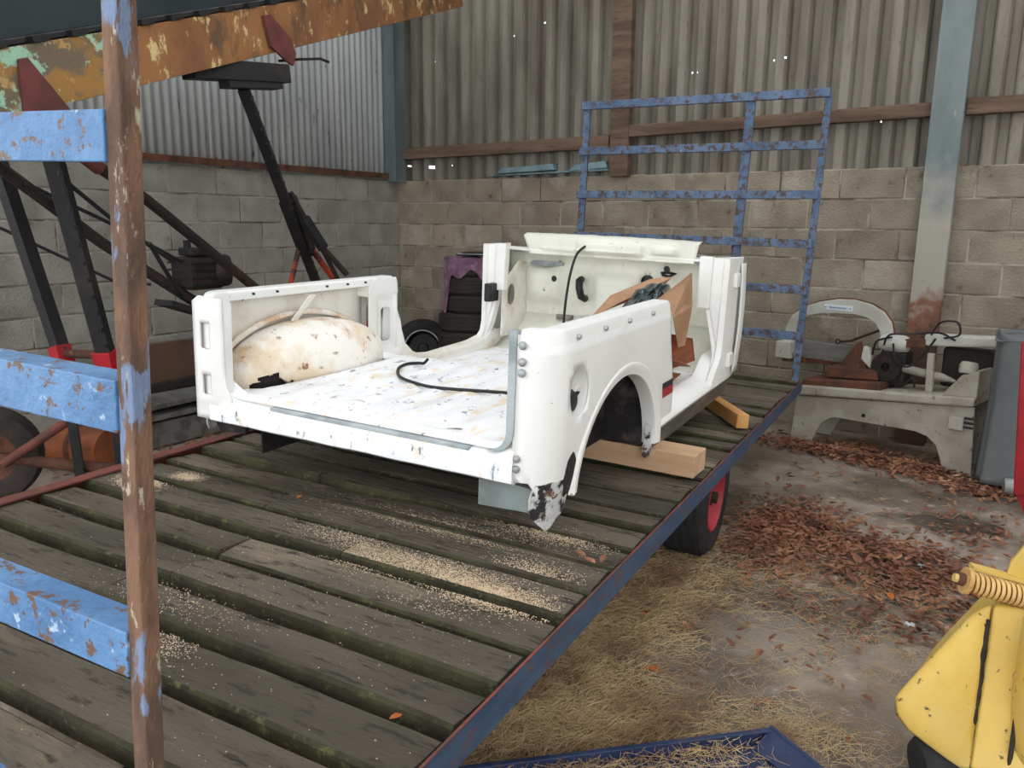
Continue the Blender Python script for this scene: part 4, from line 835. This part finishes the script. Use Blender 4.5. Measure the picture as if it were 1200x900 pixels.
rd = empty('red_frame', (.045, 5.15, 0)); tag(rd, 'bright red steel frame at the right edge of the picture', 'frame')
MB().beam((-.06, -.04, .12), (-.122, -.04, .98), .055, .05, (0, 1, 0)).build('upright', 'red_paint', rd, bevel=.006); MB().prism([(-.085, .13), (-.03, .13), (.03, -.0), (-.02, -.0)], lambda x, z: (x, -.03, z), lambda x, z: (x, -.02, z)).build('foot', 'red_paint', rd)
MB().bb((-.09, -.03, .85), (.7, .03, .93)).build('cross_bar', 'red_paint', rd, bevel=.004); MB().bb((.7, -.03, 0), (.76, .03, .98)).build('upright', 'red_paint', rd, bevel=.006)

ym = empty('yellow_machine', (.1, 2.45, 0)); tag(ym, 'chipped yellow steel machine hood with coil spring in the lower right corner', 'machine')
yo = Vector((.1, 2.45, 0))
def yp(*p): return Vector(p)-yo
LB = [(-.045, 2.272, .137), (-.09, 2.258, .163), (-.18, 2.235, .222), (-.212, 2.236, .255), (-.222, 2.249, .293), (-.19, 2.285, .345), (-.13, 2.36, .43), (-.075, 2.415, .515), (-.04, 2.435, .548)]
RB = [(-.032, 2.272, .137), (-.032, 2.285, .18), (-.033, 2.30, .22), (-.033, 2.32, .27), (-.034, 2.34, .33), (-.034, 2.36, .38), (-.035, 2.385, .44), (-.036, 2.41, .50), (-.037, 2.435, .549)]
def pl(P_, t):
    k = t*(len(P_)-1); i = min(int(k), len(P_)-2); return Vector(P_[i]).lerp(Vector(P_[i+1]), k-i)
nrm_y = Vector((-.45, -.75, .48)).normalized()
def hs(u, v): return pl(LB, v).lerp(pl(RB, v), u)+nrm_y*.035*math.sin(PI*u)**.7*math.sin(PI*min(1, v*1.02))-yo
MB().grid(20, 28, hs).build('hood_side', 'yellow', ym, smooth=60, solid=.01)
MB().tube([pl(LB, i/40)-yo for i in range(8, 41)], .0045, 6).build('hood_edge', 'rust_dark', ym, smooth=60)
MB().loft([[Vector(p)-yo+Vector((.02, .05, 0)) for p in LB]+[Vector((.05, 2.45, .35))-yo], [Vector(p)-yo+Vector((.05, .30, .02)) for p in LB]+[Vector((.08, 2.70, .35))-yo]]).build('hood_back', 'yellow', ym)
f2 = [(-.034, 2.275, .135), (.02, 2.262, .148), (.09, 2.26, .16), (.4, 2.36, .16), (.4, 2.52, .57), (.06, 2.47, .545), (-.03, 2.432, .552)]
MB().loft([[yp(*p) for p in f2], [yp(x+.02, y+.30, z+.02) for x, y, z in f2]]).build('hood_front', 'yellow', ym, bevel=.012, seg=3, smooth=25)
MB().tube([yp(-.036+.003*nz3(t*9, 0, 1), 2.272+.135*t, .135+.385*t) for t in [i/24 for i in range(25)]], [.004+.006*abs(nz3(i*.7, 2, 0))+.004*math.sin(PI*i/24) for i in range(25)], 8).build('weld_seam', 'rust_dark', ym, smooth=60)
MB().grid(24, 10, lambda u, v: yp(.21+.165*math.cos(PI+1.9*u), 2.42-.19*math.sin(1.9*u+.15)*(.9+.1*v), .15+.41*v+.05*math.sin(u*3))).build('round_guard', 'yellow', ym, smooth=60, solid=.008)
MB().tube([yp(.058, 2.275+.16*t, .16+.37*t) for t in (0, .25, .5, .75, 1)], .006, 6).build('guard_edge', 'rust_dark', ym)
MB().lathe([(.0001, -.02), (.013, -.02), (.016, 0), (.013, .012), (.0001, .012)], yp(.052, 2.36, .40), (0, -1, .2), 10, False).build('grease_nut', 'cream', ym)
MB().lathe([(.0001, -.06), (.07, -.06), (.085, -.04), (.085, .04), (.07, .06), (.0001, .06)], yp(-.10, 2.32, .088), (.8, .5, .1), 26, False).build('skid_wheel', 'rubber', ym, smooth=40)
MB().prism([(-.02, .56), (.3, .58), (.3, .74), (.03, .73), (-.005, .66)], lambda x, z: yp(x, 2.50+x*.2, z), lambda x, z: yp(x, 2.53+x*.2, z)).build('fin_plate', 'yellow', ym, bevel=.006)
sa, sbv = Vector((-.095, 2.42, .612)), Vector((.22, 2.56, .535)); sdr = (sbv-sa).normalized(); sx_ = sdr.cross(Vector((0, 0, 1))).normalized(); sy_ = sdr.cross(sx_)
MB().tube([sa-yo+sdr*(.155*i/160)+(sx_*math.cos(i*.44)+sy_*math.sin(i*.44))*.027 for i in range(161)], .0052, 6).build('coil_spring', 'cream', ym, smooth=60)
MB().tube([sa-yo-sdr*.03, sa-yo+sdr*.2], .018, 10).build('spring_rod', 'rust', ym, smooth=50); MB().tube([sa-yo-sdr*.012, sa-yo], .038, 16).build('end_washer', 'cream', ym)
MB().lathe([(.0001, -.04), (.012, -.04), (.014, -.02), (.0001, -.012)], sa-yo, sdr, 8, False).build('end_nut', 'cream', ym)
MB().tube([sa-yo+sdr*.155, sa-yo+sdr*.36], .034, 16).build('spring_sleeve', 'cream', ym, smooth=50); MB().beam(sa-yo+Vector((0, .04, .03)), sa-yo+sdr*.36+Vector((0, .04, .035)), .03, .012).build('spring_strap', 'yellow', ym)
for x in (.1, .35): MB().bb(yp(x-.03, 2.5, 0), yp(x+.03, 2.56, .2)).build('support_leg', 'rust_dark', ym)

bf = empty('blue_steel_frame', (-.7, 2.1, 0)); tag(bf, 'dark blue steel corner frame lying in straw on the floor', 'frame'); bo = Vector((-.7, 2.1, 0))
c_ = Vector((-.556, 2.263, .06)); l_ = Vector((-1.30, 1.50, .06)); d_ = Vector((-.16, 2.02, .06))
n1 = (l_-c_).normalized(); n2 = (d_-c_).normalized()
MB().lsec(c_-bo, l_-bo, n1.cross(Vector((0, 0, -1))), (0, 0, -1), .018, .055, .006).build('side_bar', 'navy', bf, bevel=.002)
MB().add([c_-bo, d_-bo, d_-bo-n2.cross(Vector((0, 0, 1)))*0+Vector((-.06, -.05, -.035)), c_-bo+Vector((-.02, -.085, -.035))], [(0,1,2,3)]).build('gusset_plate', 'navy', bf, solid=.006)
MB().beam(c_-bo+Vector((0, 0, -.02)), d_-bo+Vector((0, 0, -.02)), .012, .05).build('side_bar', 'navy', bf, bevel=.002)
MB().add([c_-bo+Vector((0, 0, -.045)), l_-bo+Vector((0, 0, -.045)), Vector((-.9, 1.3, .015))-bo, d_-bo+Vector((0, 0, -.045))], [(0,1,2,3)]).build('tray_bottom', 'navy', bf, solid=.005)

# ================================================================ LEAVES AND STRAW
lv = MB()
def litter(cx, cy, sx, sy, n, r0=.014, r1=.029, rot=0, hmax=.03):
    for _ in range(int(n*1.7)):
        a = random.gauss(0, sx); b = random.gauss(0, sy); x = cx+a*math.cos(rot)-b*math.sin(rot); y = cy+a*math.sin(rot)+b*math.cos(rot)
        d = math.exp(-(a/sx)**2/2-(b/sy)**2/2)
        if y > 6.42 or x < -5.82: continue
        leaf_geo(lv, (x, y, .004+random.random()*hmax*d), random.uniform(r0, r1), random.uniform(0, 6.3), random.gauss(0, .45), random.uniform(0, 6.3), random.uniform(.1, .5))
litter(-1.18, 5.75, .34, .09, 420, rot=-.22, hmax=.05); litter(-.62, 5.70, .34, .07, 320, rot=-.2, hmax=.05); litter(-.9, 5.95, .35, .1, 240, rot=-.2); litter(-.3, 5.45, .2, .06, 120, rot=-.3)
litter(-.98, 4.12, .17, .24, 620, rot=.25, hmax=.05); litter(-.46, 3.98, .20, .20, 420, rot=.2, hmax=.05); litter(-1.02, 3.72, .14, .16, 180); litter(-.3, 3.7, .14, .2, 140); litter(-.18, 4.6, .12, .18, 60); litter(-.4, 3.35, .22, .16, 80)
litter(-.9, 4.0, .5, .9, 130, .015, .028); litter(-.6, 3.0, .5, .5, 36, .012, .024); litter(-1.2, 3.2, .25, .5, 60, .015, .028); litter(-.2, 5.2, .25, .25, 40)
litter(-4.9, 3.0, .4, .5, 220)
lo = lv.build('leaf_litter', 'leaf', solid=.0006); lo['kind'] = 'stuff'; tag(lo, 'drifts of dry brown leaves on the shed floor', 'leaves')
singles = [(-1.02, 2.42, 'leaf_orange', 'bright orange leaf lying alone on the grey floor near the blue frame'), (-.74, 2.75, 'leaf', 'single brown leaf on the pale patch of floor'), (-1.02, 2.30, 'leaf', 'brown curled leaf beside the bright orange leaf'), (-1.22, 2.78, 'leaf_orange', 'orange leaf in the straw beside the trailer edge'), (-1.34, 1.98, 'leaf_orange', 'yellow orange leaf in thick straw under the trailer edge'), (-.33, 4.12, 'leaf_orange', 'light orange leaf on the right leaf drift'), (-.42, 3.55, 'leaf_orange', 'small orange leaf in front of the right leaf drift')]
for x, y, m, lb in singles:
    mb = MB(); leaf_geo(mb, (0, 0, 0), .034, random.uniform(0, 6), .1); o = mb.build('fallen_leaf', m, solid=.0008); o.location = (x, y, .012); tag(o, lb, 'leaf')
for x, y, lb in ((-.35, 3.98, 'white scrap of paper among the right leaf drift'), (-.31, 3.32, 'white crumpled scrap on bare floor near the yellow machine')):
    tag(MB().grid(5, 5, lambda u, v: (x+.035*(u-.5), y+.03*(v-.5), .018+.012*nz3(u*4, v*4, x))).build('paper_scrap', 'paper', solid=.001), lb, 'scrap')
tag(MB().lathe([(.0001, -.012), (.008, -.008), (.011, 0), (.008, .008), (.0001, .012)], (-1.0, 5.83, .012), (0, 0, 1), 12, False).build('white_ball', 'paper', smooth=60), 'tiny white ball on the leaves under the hacksaw', 'ball')
st = MB()
def straw(cx, cy, sx, sy, n, rot=0, l0=.02, l1=.09, zt_=.02):
    for _ in range(int(n*1.5)):
        a = random.gauss(0, sx); b = random.gauss(0, sy); x = cx+a*math.cos(rot)-b*math.sin(rot); y = cy+a*math.sin(rot)+b*math.cos(rot)
        L_ = random.uniform(l0, l1); t = random.uniform(0, PI); z = .003+random.random()*zt_; w = random.uniform(.0004, .0009); cu = random.uniform(-.2, .2)*L_
        d = Vector((math.cos(t), math.sin(t), 0)); n_ = Vector((-d.y, d.x, 0)); p = Vector((x, y, z)); e = random.uniform(-.012, .02)
        q = [p-d*L_/2, p+n_*cu+Vector((0, 0, .004)), p+d*L_/2+Vector((0, 0, max(-z+.002, e)))]
        vs = []
        for v in q: vs += [v-n_*w, v+n_*w, v+Vector((0, 0, w*1.5))]
        st.add(vs, [(0,3,5,2), (2,5,4,1), (3,6,8,5), (5,8,7,4)])
straw(-1.38, 2.45, .12, .55, 5200, rot=.12, zt_=.03); straw(-1.22, 2.0, .16, .28, 4200, rot=.6, zt_=.035); straw(-1.22, 2.9, .14, .4, 2600, rot=.1); straw(-.95, 2.1, .18, .18, 1700, rot=.75); straw(-.8, 2.9, .4, .6, 700); straw(-.5, 2.35, .14, .08, 420, rot=.3); straw(-.45, 3.3, .25, .35, 500); straw(-1.0, 3.5, .2, .35, 700); straw(-.72, 2.08, .12, .14, 380, zt_=.05); straw(-.8, 4.4, .4, .5, 250); straw(-.5, 2.7, .25, .25, 260)
so = st.build('straw', 'straw'); so['kind'] = 'stuff'; tag(so, 'loose yellow straw strewn over the floor beside the trailer', 'straw')
